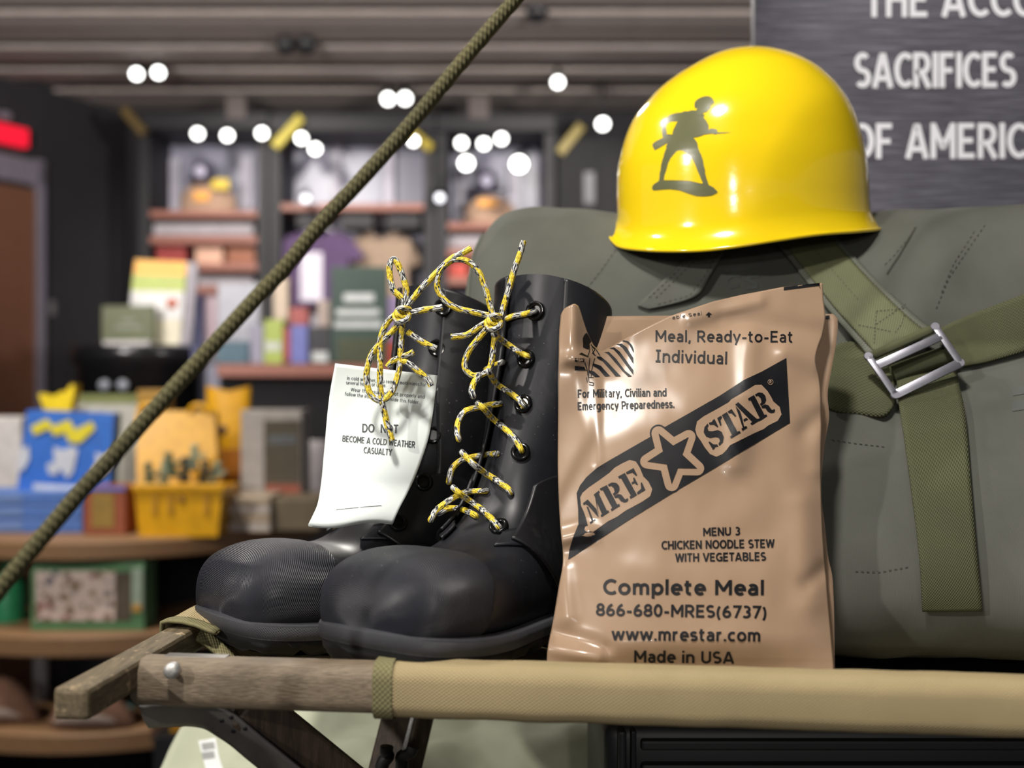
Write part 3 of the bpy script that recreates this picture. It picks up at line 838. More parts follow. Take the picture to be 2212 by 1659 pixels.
def lettering(par, mat, bv, lift, lines, name='lettering'):
    """every printed line a mesh of its own"""
    for ln in lines:
        d = Decal(bv, lift)
        d.text(*ln[:5], **(ln[5] if len(ln) > 5 else {})); d.mb.build(name, mat, par, smooth=False)
lettering(leaf_o, M['ink'], lbv, .0004, (
 ('in cold weather, you remain motionless for', (749, 820), (920, 835), 8, .115), ('several hours or more.', (747, 830), (834, 836), 8, .115),
 ('Wear the insulated boot properly and', (757, 845), (917, 861), 8, .115), ('follow the instructions inside this folder.', (744, 854), (906, 873), 8, .115),
 ('DO  NOT', (782, 934), (860, 936), 19, .15), ('BECOME A COLD WEATHER', (739, 954), (896, 967), 14, .14), ('CASUALTY', (785, 979), (846, 984), 14, .14)))
dc = Decal(lbv, .0004); dc.strokes([[(726, 1101), (745, 1099), (775, 1096)], [(778, 1095.5), (798, 1094), (824, 1092)]], 1.0)
dc.mb.build('faint_rule', M['ink'], leaf_o, smooth=False)

# ================================================================ RATION POUCH
pouch = empty('food_pouch', P(1490, 1440, .81), 'brown plastic ready-meal pouch with a black banner and star, leaning on the duffel bag', 'food pouch')
PL = [(611,1213),(680,1211),(716,1208),(763,1207),(860,1206),(1000,1205),(1078,1207),(1130,1210),(1162,1213),(1195,1216),(1225,1215),(1262,1208),(1340,1195),(1403,1183),(1440,1181),(1470,1180)]
PR = [(611,1777),(648,1779),(685,1783),(722,1777),(750,1767),(779,1762),(816,1770),(868,1774),(1026,1774),(1131,1777),(1209,1782),(1314,1791),(1424,1800),(1470,1802)]
PT = [(1211,690),(1214,676),(1222,665),(1242,655),(1252,662),(1262,690),(1275,722),(1290,748),(1306,758),(1322,751),(1345,737),(1400,706),(1445,683),(1500,664),(1540,651),(1600,637),(1690,620),(1777,611)]
RIDGES = [  # px, py, px, py, width, depth in mm
 (1622,735,1612,850,26,4.0),(1598,930,1588,1000,30,5.0),(1760,780,1700,760,28,6.0),(1735,1090,1752,1300,36,5.0),(1775,850,1768,1010,26,4.0),
 (1212,1165,1270,1150,18,7.0),(1286,800,1292,1000,13,1.3),(1216,1230,1225,1330,22,4.0),(1185,1395,1290,1420,24,6.0),(1225,775,1262,778,14,4.0),
 (1300,760,1210,780,20,3.0),(1640,1010,1560,1060,60,-4.0),(1700,1100,1600,1180,60,-3.0),(1490,690,1640,650,16,3.0),(1560,690,1780,720,26,-3.5),
 (1305,1400,1190,1370,20,-5.0),(1780,1230,1745,1260,20,-4.0),(1770,900,1740,930,22,-4.0),(1360,1230,1560,1250,40,1.5),(1700,850,1660,900,40,-2.5)]
def seg_d(px, py, r):
    ax, ay, bx, by = r[:4]; dx, dy = bx - ax, by - ay; t = max(0, min(1, ((px - ax) * dx + (py - ay) * dy) / (dx * dx + dy * dy + 1e-9)))
    return math.hypot(px - ax - dx * t, py - ay - dy * t)
def pouch_y(px, py, u, v):
    y = .812 + (1440 - py) / 790.0 * .120
    puff = .020 * (1 - abs(2 * u - 1) ** 3.0) * sstep(0, .12, v) * (1 - .75 * sstep(.70, .98, v))
    y -= puff
    for r in RIDGES: y -= r[5] * .001 * math.exp(-(seg_d(px, py, r) / r[4]) ** 2)
    y += .0016 * noise.noise(V((px * .009, py * .007, 3))) + .0003 * noise.noise(V((px * .025, py * .02, 7)))
    if px < 1420 and py < 830:       # the torn, curled corner
        c = sstep(830, 690, py)
        y += c * (.022 * math.exp(-((px - 1306) / 34.0) ** 2) - .012 * math.exp(-((px - 1236) / 22.0) ** 2))
    return y
def pouch_pt(u, v):
    xt = lerp(1213, 1777, u); yt = poly_y(PT, xt); py = lerp(1468, yt, v)
    px = lerp(smooth_y(PL, max(611, py)), smooth_y(PR, max(611, py)), u)
    return P(px, py, pouch_y(px, py, u, v))
pf = MB(); grid(pf, pouch_pt, 150, 190); front_o = solid(pf.build('front_sheet', M['bag'], pouch), .0004)
BR = [(676,1796),(682,1806),(695,1810),(735,1807),(800,1796),(850,1788),(902,1791),(960,1782),(1060,1774),(1143,1783),(1203,1789),(1252,1799),(1414,1803),(1470,1804)]
def pouchb(u, v):
    py = lerp(1468, 684 - 6 * u, v); px = lerp(1232, smooth_y(BR, py), u)
    return P(px, py, .812 + (1440 - py) / 790.0 * .120 + .013 + .014 * v + .010 * sin(u * pi) + .003 * noise.noise(V((px * .01, py * .008, 9))))
pb = MB(); grid(pb, pouchb, 60, 80); solid(pb.build('back_sheet', M['bag'], pouch), .0004, 1)
# printed marks on both sheets
bz = lambda pts: [(1200 + x / 3.687, 780 + y / 3.687) for x, y in pts]
ez = lambda pts: [(1200 + x / 5.53, 600 + y / 5.53) for x, y in pts]
pbv = bvh_of(pf)
dk = Decal(pbv, .0005)
banner = bz([(1838,-25),(1868,492),(1200,893),(985,1020),(590,1262),(100,1582),(108,1510),(140,1400),(182,1300),(180,1180),(168,1052),(195,990),(245,925),(330,850),(420,795),(760,600),(870,525),(1300,280),(1500,150),(1640,85)])
def offset_star(pts, d):
    out = []; n = len(pts)
    for i in range(n):
        a, b, c = V(pts[i - 1]), V(pts[i]), V(pts[(i + 1) % n])
        e1 = (b - a).normalized(); e2 = (c - b).normalized()
        n1 = V((e1.y, -e1.x)); n2 = V((e2.y, -e2.x)); cr = e1.x * e2.y - e1.y * e2.x
        if cr > 0:      # outward corner: round it
            a1 = math.atan2(n1.y, n1.x); a2 = math.atan2(n2.y, n2.x)
            while a2 < a1: a2 += 2 * pi
            for k in range(9): t = a1 + (a2 - a1) * k / 8; out.append((b.x + d * cos(t), b.y + d * sin(t)))
        else:
            m = (n1 + n2).normalized(); out.append(tuple(b + m * (d / max(.3, m.dot(n1)))))
    return out
star = [(820,575),(937,672),(1060,605),(1010,745),(1128,855),(975,853),(925,980),(885,822),(730,800),(855,720)]
dk.poly(banner); dk.poly(bz(offset_star(star, 70)), .00003)
dk.strokes([[(1655.4 + 5.6 * cos(R(15 * k)) + 9, 825 + 5.6 * sin(R(15 * k))) for k in range(25)]], 1.0, .0009, 1)
dk.text('R', (1662, 828), (1667, 828), 6, .18, .0009, 1)
dk.poly(bz(offset_star(star, 56)), .0003, 1)
dk.poly(bz([(197,1085),(215,1050),(260,1010),(340,955),(430,890),(470,850),(530,815),(590,787),(640,800),(672,850),(690,895),(700,920),(740,960),(770,1020),(755,1075),(690,1120),(560,1190),(490,1240),(420,1275),(300,1360),(275,1355),(258,1310),(240,1240),(225,1200),(203,1150)]), .0003, 1)
dk.poly(bz([(1113,545),(1128,480),(1180,440),(1290,380),(1380,328),(1400,305),(1460,270),(1590,190),(1640,188),(1690,240),(1720,290),(1735,322),(1785,365),(1800,425),(1770,475),(1690,515),(1660,540),(1580,575),(1480,625),(1390,670),(1360,710),(1330,740),(1280,762),(1230,740),(1190,690),(1160,640),(1125,590)]), .0003, 1)
STEN = {
 'M': [[(0,0),(.28,0),(.28,.09),(.19,.1),(.19,.72),(.11,.78),(.10,.1),(0,.09)],[(0,1),(.3,1),(.52,.42),(.46,.04),(.2,.78),(.1,.9),(0,.91)],[(.50,.12),(.56,.44),(.68,.86),(.68,1),(1,1),(1,.91),(.93,.9),(.93,.1),(1,.09),(1,0),(.58,0),(.58,.09),(.66,.1),(.66,.62)]],
 'R': [[(0,0),(.5,0),(.5,.09),(.4,.1),(.4,1),(0,1),(0,.91),(.1,.9),(.1,.1),(0,.09)],[(.46,1),(.7,1),(.88,.9),(.93,.74),(.86,.58),(.72,.5),(.46,.48),(.46,.57),(.58,.6),(.64,.75),(.58,.9),(.46,.91)],[(.46,.46),(.68,.46),(.82,.36),(.86,.13),(.93,.09),(1,.12),(1,.02),(.9,-.02),(.75,.02),(.64,.14),(.61,.32),(.46,.38)]],
 'E': [[(0,0),(.42,0),(.42,1),(0,1),(0,.91),(.1,.9),(.1,.1),(0,.09)],[(.48,1),(.95,1),(.95,.68),(.88,.68),(.78,.87),(.48,.91)],[(.48,.54),(.62,.54),(.68,.66),(.75,.66),(.75,.34),(.68,.34),(.62,.46),(.48,.46)],[(.48,.09),(.8,.13),(.92,.34),(1,.34),(.98,0),(.48,0)]],
 'S': [[(.46,1),(.22,.95),(.05,.80),(.06,.60),(.22,.46),(.52,.38),(.68,.28),(.66,.15),(.5,.09),(.5,0),(.78,.04),(.96,.2),(.97,.42),(.82,.56),(.5,.64),(.32,.73),(.34,.86),(.46,.91)],[(.53,1),(.7,.96),(.82,1),(.9,1),(.92,.66),(.85,.66),(.74,.82),(.53,.91)],[(.43,0),(.25,.04),(.14,0),(.05,0),(.03,.36),(.1,.36),(.22,.18),(.43,.09)]],
 'T': [[(.2,0),(.8,0),(.8,.09),(.67,.1),(.67,1),(.33,1),(.33,.1),(.2,.09)],[(.28,1),(.02,1),(-.02,.66),(.06,.66),(.14,.86),(.28,.91)],[(.72,1),(.98,1),(1.02,.66),(.94,.66),(.86,.86),(.72,.91)]],
 'A': [[(.36,1),(.6,1),(.92,.1),(1,.09),(1,0),(.52,0),(.52,.09),(.63,.1)],[(.33,.95),(.4,.70),(.36,.56),(.16,.1),(.27,.09),(.27,0),(-.02,0),(-.02,.09),(.07,.1)],[(.28,.26),(.53,.26),(.5,.35),(.31,.35)]],
}
QUAD = [('M',(278,1298),(428,1203),(345,1030),(218,1132)),('R',(447,1195),(582,1108),(492,945),(352,1015)),('E',(598,1097),(718,1025),(628,848),(497,920)),
 ('S',(1248,710),(1362,640),(1278,452),(1155,535)),('T',(1372,632),(1500,555),(1405,380),(1285,455)),('A',(1492,553),(1628,472),(1498,298),(1392,372)),('R',(1622,480),(1752,398),(1655,228),(1532,298))]
for ch, bl, br_, tr, tl in QUAD:
    for pg in STEN[ch]:
        q = []
        for (x, y) in pg:
            bt_ = (lerp(bl[0], br_[0], x), lerp(bl[1], br_[1], x)); tp = (lerp(tl[0], tr[0], x), lerp(tl[1], tr[1], x))
            q.append((lerp(bt_[0], tp[0], y), lerp(bt_[1], tp[1], y)))
        dk.poly(bz(q), .0007)
dk.poly(bz(star), .0007)
dk.mb.build('banner_print', [M['print'], M['tanprint']], front_o, smooth=True)
lettering(front_o, M['print'], pbv, .0005, (
 ('Meal, Ready-to-Eat', (1415, 738), (1713, 740), 25, .155), ('Individual', (1415, 782), (1571, 787), 27, .15, {'serif_i': True}),
 ('For Military, Civilian and', (1248, 859), (1440, 856), 17.5, .175), ('Emergency Preparedness.', (1248, 886), (1457, 881), 17.5, .175),
 ('MENU 3', (1519, 1158), (1599, 1156), 18, .2), ('CHICKEN NOODLE STEW', (1429, 1187), (1673, 1183), 18.5, .2), ('WITH VEGETABLES', (1459, 1214), (1655, 1211), 18.5, .2),
 ('Complete Meal', (1302, 1284), (1651, 1286), 33, .205), ('866-680-MRES(6737)', (1287, 1330), (1656, 1336), 27, .195), ('www.mrestar.com', (1321, 1383), (1643, 1386), 28, .195), ('Made in USA', (1369, 1431), (1586, 1434), 26, .2)))
dt = Decal(pbv, .0005)
dt.text('able Seal', (1452, 690), (1517, 680), 8, .13)
dt.mb.build('seal_note', M['print'], front_o, smooth=True); dt = Decal(pbv, .0005)
dt.poly([(1693, 620), (1771, 611), (1771, 617), (1693, 627)]); dt.mb.build('edge_print', M['print'], front_o, smooth=True); dt = Decal(pbv, .0005)
dt.poly([(1524, 681), (1531, 674), (1538, 679), (1533.5, 679.5), (1534, 684), (1529, 684.5), (1528.5, 680.5)])
dt.mb.build('arrow_print', M['print'], front_o, smooth=True)
de = Decal(pbv, .0005)
for pg in ([(810,745),(870,758),(915,805),(935,860),(935,900),(915,865),(880,800),(845,772),(800,760)],[(720,795),(790,785),(850,830),(930,960),(930,1030),(860,920),(800,840),(755,808)],
 [(640,840),(700,830),(770,885),(930,1105),(930,1160),(850,1055),(740,905),(690,855)],[(580,890),(640,885),(720,965),(830,1110),(912,1175),(870,1182),(800,1115),(690,985),(620,905)],
 [(490,940),(540,940),(620,1005),(780,1177),(715,1177),(640,1085),(560,995),(500,962)],[(450,1020),(540,1050),(652,1175),(590,1180),(520,1095),(450,1052)],[(400,1105),(460,1118),(530,1182),(475,1187),(400,1132)],
 [(230,958),(340,965),(345,1005),(230,1005)],[(230,1053),(345,1065),(360,1105),(230,1107)],[(310,892),(400,942),(385,948),(280,915)],
 [(325,722),(345,680),(372,655),(400,700),(430,760),(405,790),(398,858),(330,832)]): de.poly(ez(pg))
st_lines = [[(400,780),(410,850),(400,900),(380,945)],[(430,790),(440,860),(470,930)],[(420,800),(480,850),(530,930)],[(350,965),(355,1030),(375,1080),(395,1200),(400,1240)],[(410,960),(400,1050),(395,1180)],[(470,960),(450,1020),(430,1110),(425,1180)],
 [(355,1100),(380,1110)],[(370,1190),(380,1250)],[(400,1245),(455,1255),(450,1285),(400,1275)],[(380,1150),(400,1190),(455,1190)],[(440,820),(470,860),(440,900),(480,930)]]
de.strokes([ez(l) for l in st_lines], 1.6)
de.mb.build('flag_print', M['print'], front_o, smooth=True)
db = Decal(bvh_of(pb), .0006)
db.poly([(1264, 687), (1287, 686), (1287, 693), (1264, 694)]); db.poly([(1783, 682), (1792, 681), (1792, 689), (1783, 690)])
db.mb.build('edge_print', M['print'], pouch, smooth=False)
# ================================================================ DUFFEL BAG
duf = empty('duffel_bag', (.36, 1.27, 1.09), 'grey-green canvas army duffel bag lying on the cot behind the boots, under the yellow helmet', 'duffel bag')
DA = V((cos(R(9)), -sin(R(9)), 0)); DB = V((sin(R(9)), cos(R(9)), 0)); DS = V((-.032, 1.292, 1.288))
def duf_pt(u, th, off=0.0):
    """u metres along the bag, th: 0 = towards the camera, 90 = up"""
    r = .198
    endf = 1 - max(0, 1 - u / .055) ** 2.4 if u < .055 else 1
    endf = max(endf, 0) ** .55 if endf < 1 else 1
    top = smooth_y([(0, 0), (.03, .010), (.09, .014), (.15, .006), (.24, -.008), (.36, -.008), (.46, .0), (.56, .004), (.68, .0), (.9, .0)], u)
    n = 2.6; e = 2 / n
    ct, st = cos(th), sin(th)
    cy = math.copysign(abs(ct) ** e, ct); cz = math.copysign(abs(st) ** e, st)
    rr = r * lerp(.72, 1, endf) if u < .055 else r
    wr = .004 * noise.noise(V((u * 9, th * 2.2, 5))) + .0022 * noise.noise(V((u * 26, th * 5, 8)))
    wr += .004 * sin(u * 20 + th * 3) * math.exp(-((u - .13) / .08) ** 2)
    # soft folds near the boot and under the strap
    wr += .006 * math.exp(-((u - .42 - .05 * sin(th * 2)) / .03) ** 2) * max(0, cos(th - .4))
    rr = rr + wr + off
    bel = .25 * sstep(.13, .36, u) * max(0, sin(-th * 1.15 + .15)) ** .9 * max(0, ct) ** .45; low = lerp(.200, .246, sstep(.2, .36, u))
    z = DS.z + rr * cz + (top * max(0, cz) if cz > 0 else 0)
    if cz < 0: z = DS.z + rr * cz * low / .198
    if z < DS.z - low: z = DS.z - low
    c = DS + DA * u
    return V((c.x, c.y, 0)) - DB * (rr * .98 * cy + bel) + V((0, 0, z))
dmb = MB()
grid(dmb, lambda a, b: duf_pt(.0 + .82 * a, -pi / 2 + 2 * pi * b), 150, 120, 0, lambda a, b: (a * .82, b * 1.25))
# end disc
n = 48
endring = [duf_pt(0, -pi / 2 + 2 * pi * k / n) for k in range(n)]
cc = sum(endring, V((0, 0, 0))) / n - DA * .006
vs = endring + [cc.lerp(p, .6) - DA * .004 for p in endring] + [cc]
fs = [[k, n + k, n + (k + 1) % n, (k + 1) % n] for k in range(n)] + [[n + k, 2 * n, n + (k + 1) % n] for k in range(n)]
dmb.add(vs, fs, [(p.y, p.z) for p in vs])
body_o = dmb.build('canvas_body', M['duffel'], duf)
dbv = bvh_of(dmb)
# end seam
mb = MB(); tube(mb, [duf_pt(.012, -pi / 2 + 2 * pi * k / 60, .0012) for k in range(60)], .0022, 8, 1, True); mb.build('end_seam', M['piping'], duf)
# stitched seams (dashed thread)
sm = Decal(dbv, .0009)
def dash(pts, w=1.8, on=7, gap=5):
    pts = [V(p) for p in pts]; pos = 0.0; cur = None; out = []
    samples = []
    for a, b in zip(pts, pts[1:]):
        L = (b - a).length; k = max(1, int(L / 1.0))
        for i in range(k): samples.append(a.lerp(b, i / k))
    seg = []
    for i, p in enumerate(samples):
        if (i % (on + gap)) < on: seg.append(tuple(p))
        else:
            if len(seg) > 1: out.append([seg[0], seg[-1]])
            seg = []
    return out
for ln in ([(1330, 540), (1300, 582), (1266, 625), (1240, 665)], [(2128, 486), (2090, 540), (2050, 600), (2020, 672)], [(1978, 492), (1958, 520), (1928, 556), (1905, 578)],
           [(1796, 950), (1850, 958), (1920, 966)], [(1848, 1234), (1900, 1236), (1965, 1224)], [(2105, 500), (2060, 570), (2030, 640)]):
    sm = Decal(dbv, .0009); sm.strokes(dash(ln), 1.8); sm.mb.build('stitching', M['thread'], body_o, smooth=False)
sm = Decal(dbv, .0009); sm.strokes([[(1978, 490), (1966, 512), (1945, 548), (1925, 578), (1916, 592)]], 4.0)
sm.mb.build('flap_edge', M['thread'], body_o, smooth=False)
sd = Decal(dbv, .0008)
sd.strokes([[(1600, 596), (1584, 594), (1570, 602), (1568, 612), (1580, 620), (1596, 616)], [(1640, 596), (1622, 596), (1612, 604), (1632, 612), (1634, 620), (1610, 622)]], 8)
sd.strokes([[(1564, 586), (1610, 580), (1645, 572)]], 7)
sd.mb.build('stencil_mark', M['smudge'], body_o, smooth=False); sd = Decal(dbv, .0008)
sd.poly([(2186, 838), (2215, 832), (2215, 850), (2188, 855)]); sd.poly([(2184, 868), (2215, 864), (2215, 884), (2187, 888)])
sd.mb.build('stencil_mark', M['smudge'], body_o, smooth=False)
# cloth tab
def ribbon(mb, bv, L, Rr, lift, nu=40, nv=8, bulge=0.0, yset=None, uvs=1.0, edge=0.0):
    """cloth strip between two pixel polylines laid on a surface"""
    Lp = catmull([V((p[0], p[1], 0)) for p in L], 8); Rp = catmull([V((p[0], p[1], 0)) for p in Rr], 8)
    def at(pl, t):
        k = t * (len(pl) - 1); i = min(int(k), len(pl) - 2); return pl[i].lerp(pl[i + 1], k - i)
    cache = {}
    def fn(u, v):
        p = at(Lp, u).lerp(at(Rp, u), v)
        d = ray(p.x, p.y); h = bv.ray_cast(V((0, 0, CZ)), d)
        y = h[0].y if h[0] is not None else 1.1
        lf = lift(u, v) if callable(lift) else lift
        if yset: y = yset(u, v, y)
        return P(p.x, p.y, y - lf - bulge * sin(pi * v))
    wd = (at(Lp, .5) - at(Rp, .5)).length * 1.1 / FPX; ln = (Lp[0] - Lp[-1]).length * 1.1 / FPX
    return grid(mb, fn, nu, nv, 0, lambda u, v: (u * ln * uvs, v * wd * uvs))
mb = MB(); ribbon(mb, dbv, [(1495, 545), (1440, 598), (1384, 652), (1378, 660)], [(1562, 540), (1535, 590), (1500, 640), (1400, 668)], lambda u, v: .004 + .012 * v * (1 - u) , 24, 10)
tabm = mb; tab_o = solid(mb.build('cloth_tab', M['duffel'], duf), .003)
td = Decal(bvh_of(mb), .0006)
for ln in ([(1494, 556), (1440, 608), (1394, 650)], [(1508, 556), (1455, 608), (1408, 652)], [(1548, 552), (1522, 596), (1490, 638), (1412, 660)]): td.strokes(dash(ln, 1.6), 1.6)
td.mb.build('tab_stitching', M['thread'], tab_o, smooth=False)
# shoulder strap: padded piece, webbing on top
mb = MB(); SL = [(1655, 500), (1672, 515), (1700, 552), (1745, 610), (1790, 668), (1840, 725), (1888, 780)]; SR = [(1775, 484), (1792, 497), (1830, 536), (1880, 590), (1930, 640), (1985, 690), (2022, 716)]
ribbon(mb, dbv, SL, SR, lambda u, v: .006 + .012 * sstep(.55, 1, u), 50, 12, .002); spad = mb
solid(mb.build('strap_pad', M['piping'], duf), .0035, -1)
def inset(a, b, t): return [tuple(V(p).lerp(V(q), t)) for p, q in zip(a, b)]
mb = MB(); ribbon(mb, dbv, inset(SL, SR, .10), inset(SL, SR, .91), lambda u, v: .0085 + .012 * sstep(.55, 1, u), 50, 12, .0022); sweb = mb
o = solid(mb.build('strap_webbing', M['weblt'], duf), .002, -1)
wd = Decal(bvh_of(mb), .0006)
for ln in ([(1893, 672), (1940, 668), (1958, 664)], [(1888, 742), (1893, 672)], [(1958, 664), (1948, 700), (1930, 722)], [(1855, 702), (1895, 710), (1925, 716)], [(1893, 700), (1960, 655)]): wd.strokes(dash(ln, 1.5, 5, 3), 1.8)
wd.strokes(dash(inset(SL, SR, .10)[1:], 1.5, 3, 5), 2.2); wd.strokes(dash(inset(SL, SR, .91)[1:], 1.5, 3, 5), 2.2); wd.strokes(dash(inset(SL, SR, .5)[1:5], 1.5, 5, 4), 1.2)
wd.mb.build('strap_stitching', M['thread'], o, smooth=False)
mb = MB(); ribbon(mb, dbv, [(2025, 712), (2070, 690), (2120, 670), (2215, 634), (2290, 606), (2420, 560)], [(2060, 792), (2100, 786), (2140, 778), (2215, 756), (2290, 730), (2420, 690)], lambda u, v: .012 - .004 * u, 30, 10, .001); solid(mb.build('side_webbing', M['web'], duf), .002, -1)
mb = MB(); ribbon(mb, dbv, [(1936, 812), (1940, 860), (1954, 950), (1974, 1100), (1988, 1230), (1993, 1322)], [(2062, 768), (2072, 830), (2086, 900), (2099, 1060), (2111, 1200), (2123, 1321)], lambda u, v: lerp(.006, .014, sstep(.02, .2, u)) - .005 * u - .004 * sin(u * 7) * u + .002 * sin(v * 3), 50, 12); solid(mb.build('strap_tail', M['web'], duf), .002, -1)
mb = MB(); ribbon(mb, dbv, [(1782, 770), (1800, 748), (1840, 738), (1898, 760), (1930, 800)], [(1780, 868), (1800, 884), (1850, 893), (1905, 898), (1935, 870)], lambda u, v: .005 + .009 * (1 - u) * (1 - v) + .004 * sin(u * 9) * v, 24, 14); solid(mb.build('webbing_end', M['web'], duf), .004, -1)
# buckle and the webbing rolled round it
by = dbv.ray_cast(V((0, 0, CZ)), ray(1975, 780))[0].y - .030
bq = lambda x, y, d=0.0: P(x, y, by + d)
Q0, Q1, Q2, Q3 = bq(1876, 770, .003), bq(2020, 706, .003), bq(2074, 784, -.012), bq(1934, 853, -.014)
mb = MB()
nrm = (Q1 - Q0).cross(Q3 - Q0).normalized(); nrm = nrm if nrm.y < 0 else -nrm
def flat(a, b, w): bar(mb, a, b, .0028, w, .0009, (nrm.cross((V(b) - V(a)).normalized())))
E1 = lerp(Q0, Q3, .26); E2 = lerp(Q1, Q2, .26)
for a, b, w in ((Q0, Q3, .0065), (Q1, Q2, .0065), (Q3, Q2, .0085), (E1, E2, .0080)): flat(a, b, w)
for q in (Q0, Q1, Q2, Q3): lathe(mb, q - nrm * .0014, nrm, [(.0001, 0), (.0036, 0), (.0042, .0008), (.0042, .002), (.0036, .0028), (.0001, .0028)], 20)
mb.build('buckle', M['steel'], duf, auto=35, smooth=False)
mb = MB(); a, b = bq(1886, 768, .006), bq(2012, 712, .006); tube(mb, [a, b], .0042, 16, 10); mb.build('webbing_loop', M['weblt'], duf)
mb = MB(); a, b = bq(1926, 808, .011), bq(2052, 764, .011); tube(mb, [a, (a + b) / 2, b], .0085, 20, 8); mb.build('webbing_roll', M['web'], duf)

# ================================================================ HELMET
HY = 1.155
hel = empty('steel_helmet', P(1603, 508, HY), 'glossy yellow steel helmet with an olive soldier silhouette on its side, on the duffel bag', 'helmet')
K = HY / FPX
HR = [(107.0,1628,1628,0),(107.5,1610,1645,12),(109,1589,1661,28),(113,1565,1680,50),(119,1545,1694,68),(130,1519,1722,93),(143,1496,1745,116),(160,1468,1769,140),(178,1442,1788,158),(198,1418,1806,175),(220,1398,1821,190),(251,1372,1837,208),(285,1355,1849,222),(320,1344,1858,231),(365,1335,1865,240),(412,1333,1869,243),(440,1334,1870,243),(468,1334,1872,245),(482,1330,1876,250),(492,1324,1881,256),(500,1318,1886,262),(506,1313,1890,267),(509,1312,1892,268)]
def hel_row(t):
    k = t * (len(HR) - 1); i = min(int(k), len(HR) - 2); f = k - i
    a = HR[max(i - 1, 0)]; b = HR[i]; c = HR[i + 1]; d = HR[min(i + 2, len(HR) - 1)]
    return [.5 * (2 * q + (r - p) * f + (2 * p - 5 * q + 4 * r - s) * f * f + (3 * q - 3 * r + s - p) * f ** 3) for p, q, r, s in zip(a, b, c, d)]
def hel_pt(t, th, grow=0.0):
    y, xl, xr, dh = hel_row(t)
    c = cos(th); s = sin(th)         # th 0 = right, 90 = away, -90 = camera
    cx = (xl + xr) / 2
    rx = (xr - cx) if c > 0 else (cx - xl)
    ry = dh * .93
    w = sstep(360, 509, y)
    dz = 0.0
    if w > 0:
        xr = cx + rx * c; yr = HY + dh * .93 * K * s
        want = smooth_y([(1300, 513), (1314, 520), (1330, 532), (1370, 539), (1420, 541.5), (1480, 540), (1540, 532), (1603, 521), (1700, 506), (1800, 499), (1870, 494), (1900, 488)], xr)
        zt_ = CZ - (want - 829.5) * yr / FPX; z0_ = CZ - (509 - 829.5) * K
        near = sstep(0.25, -0.35, s)
        dz = w * (near * (zt_ - z0_) + (1 - near) * (.004 + .010 * max(0, c)))
    bill = 18 * w ** 3 * math.exp(-((th - .65) / .4) ** 2)
    X = (cx - 1106 + (rx + bill) * c) * K + grow * c; Z = CZ - (y - 829.5) * K + dz
    Y = HY + (ry + bill) * K * s + grow * s
    # the dished brim: narrow at the cheek, wide fore and aft
    if w > 0: Y -= 0
    return V((X, Y, Z))
hm = MB(); grid(hm, lambda u, v: hel_pt(u, 2 * pi * v), 76, 128, 0, None, True)
hshell = hm.build('shell', M['yellow'], hel); hf = hshell.data.polygons[60 * 128 + 3]; solid(hshell, .0026, -1.001 if hf.normal.dot(V((hf.center.x, hf.center.y, 0))) > 0 else 1.001)
mb = MB(); tube(mb, [hel_pt(1.0, 2 * pi * k / 96) for k in range(96)], .0021, 8, 1, True); mb.build('rolled_rim', M['yellow'], hel)
hbv = bvh_of(hm); hd = Decal(hbv, .0005, step=9)
sz = lambda pts: [(1380 + x / 6.38, 180 + y / 6.38) for x, y in pts]
hd.poly(sz([(765,300),(770,260),(800,225),(850,195),(910,178),(970,178),(1010,205),(1035,250),(1040,270),(990,300),(985,345),(965,358),(940,388),(920,395),(885,410),(880,430),(905,430),(890,470),(930,520),(960,580),(960,640),(1000,620),(1050,630),(1075,640),(1085,675),(1290,676),(1200,684),(1080,692),(1050,705),(1020,690),(900,705),(830,735),(750,750),(770,770),(805,820),(820,905),(855,980),(882,1060),(895,1140),(915,1210),(910,1230),(925,1290),(962,1400),(1030,1435),(1085,1495),(1070,1515),(1000,1545),(900,1557),(800,1553),(720,1530),(660,1510),(560,1475),(430,1458),(300,1468),(200,1475),(180,1450),(185,1415),(215,1385),(275,1345),(285,1290),(285,1250),(300,1190),(305,1130),(330,1040),(355,950),(380,890),(375,870),(400,820),(220,923),(190,870),(188,840),(215,810),(330,750),(318,680),(315,600),(330,530),(370,480),(430,435),(500,412),(590,402),(630,385),(680,385),(720,370),(790,375),(805,345),(770,335)]), 0, 0)
# the openings in the silhouette are yellow again
hd.poly(sz([(372,600),(400,550),(440,530),(500,528),(532,525),(500,590),(475,640),(460,705),(430,705),(405,698),(388,708)]), .0004, 1)
hd.poly(sz([(345,1335),(355,1265),(380,1200),(405,1100),(440,1030),(500,960),(525,935),(560,925),(605,930),(650,960),(700,1000),(750,1060),(780,1130),(810,1210),(835,1265),(860,1330),(882,1370),(870,1385),(790,1365),(700,1345),(600,1340),(450,1335)]), .0004, 1)
hd.mb.build('soldier_decal', [M['decal'], M['yellow']], hshell)

# ================================================================ ROPE
rp = MB()
tube(rp, [P(1205, -105, .78) + (P(1205, -105, .78) - P(1112, 0, .765)) * 9, P(1205, -105, .78), P(1112, 0, .765), P(1000, 131, .75), P(900, 252, .737), P(800, 366, .724), P(692, 484, .711), P(620, 572, .703), P(540, 658, .694), P(420, 790, .682), P(330, 888, .672), P(240, 990, .662), P(160, 1078, .653), P(0, 1272, .64), P(-90, 1385, .63), P(-90, 1385, .63) + (P(-90, 1385, .63) - P(0, 1272, .64)) * 8], .0050, 20, 14)
rope = rp.build('rope', M['rope'], None)
tag(rope, 'olive braided rope slanting taut in front of the store shelves', 'rope')

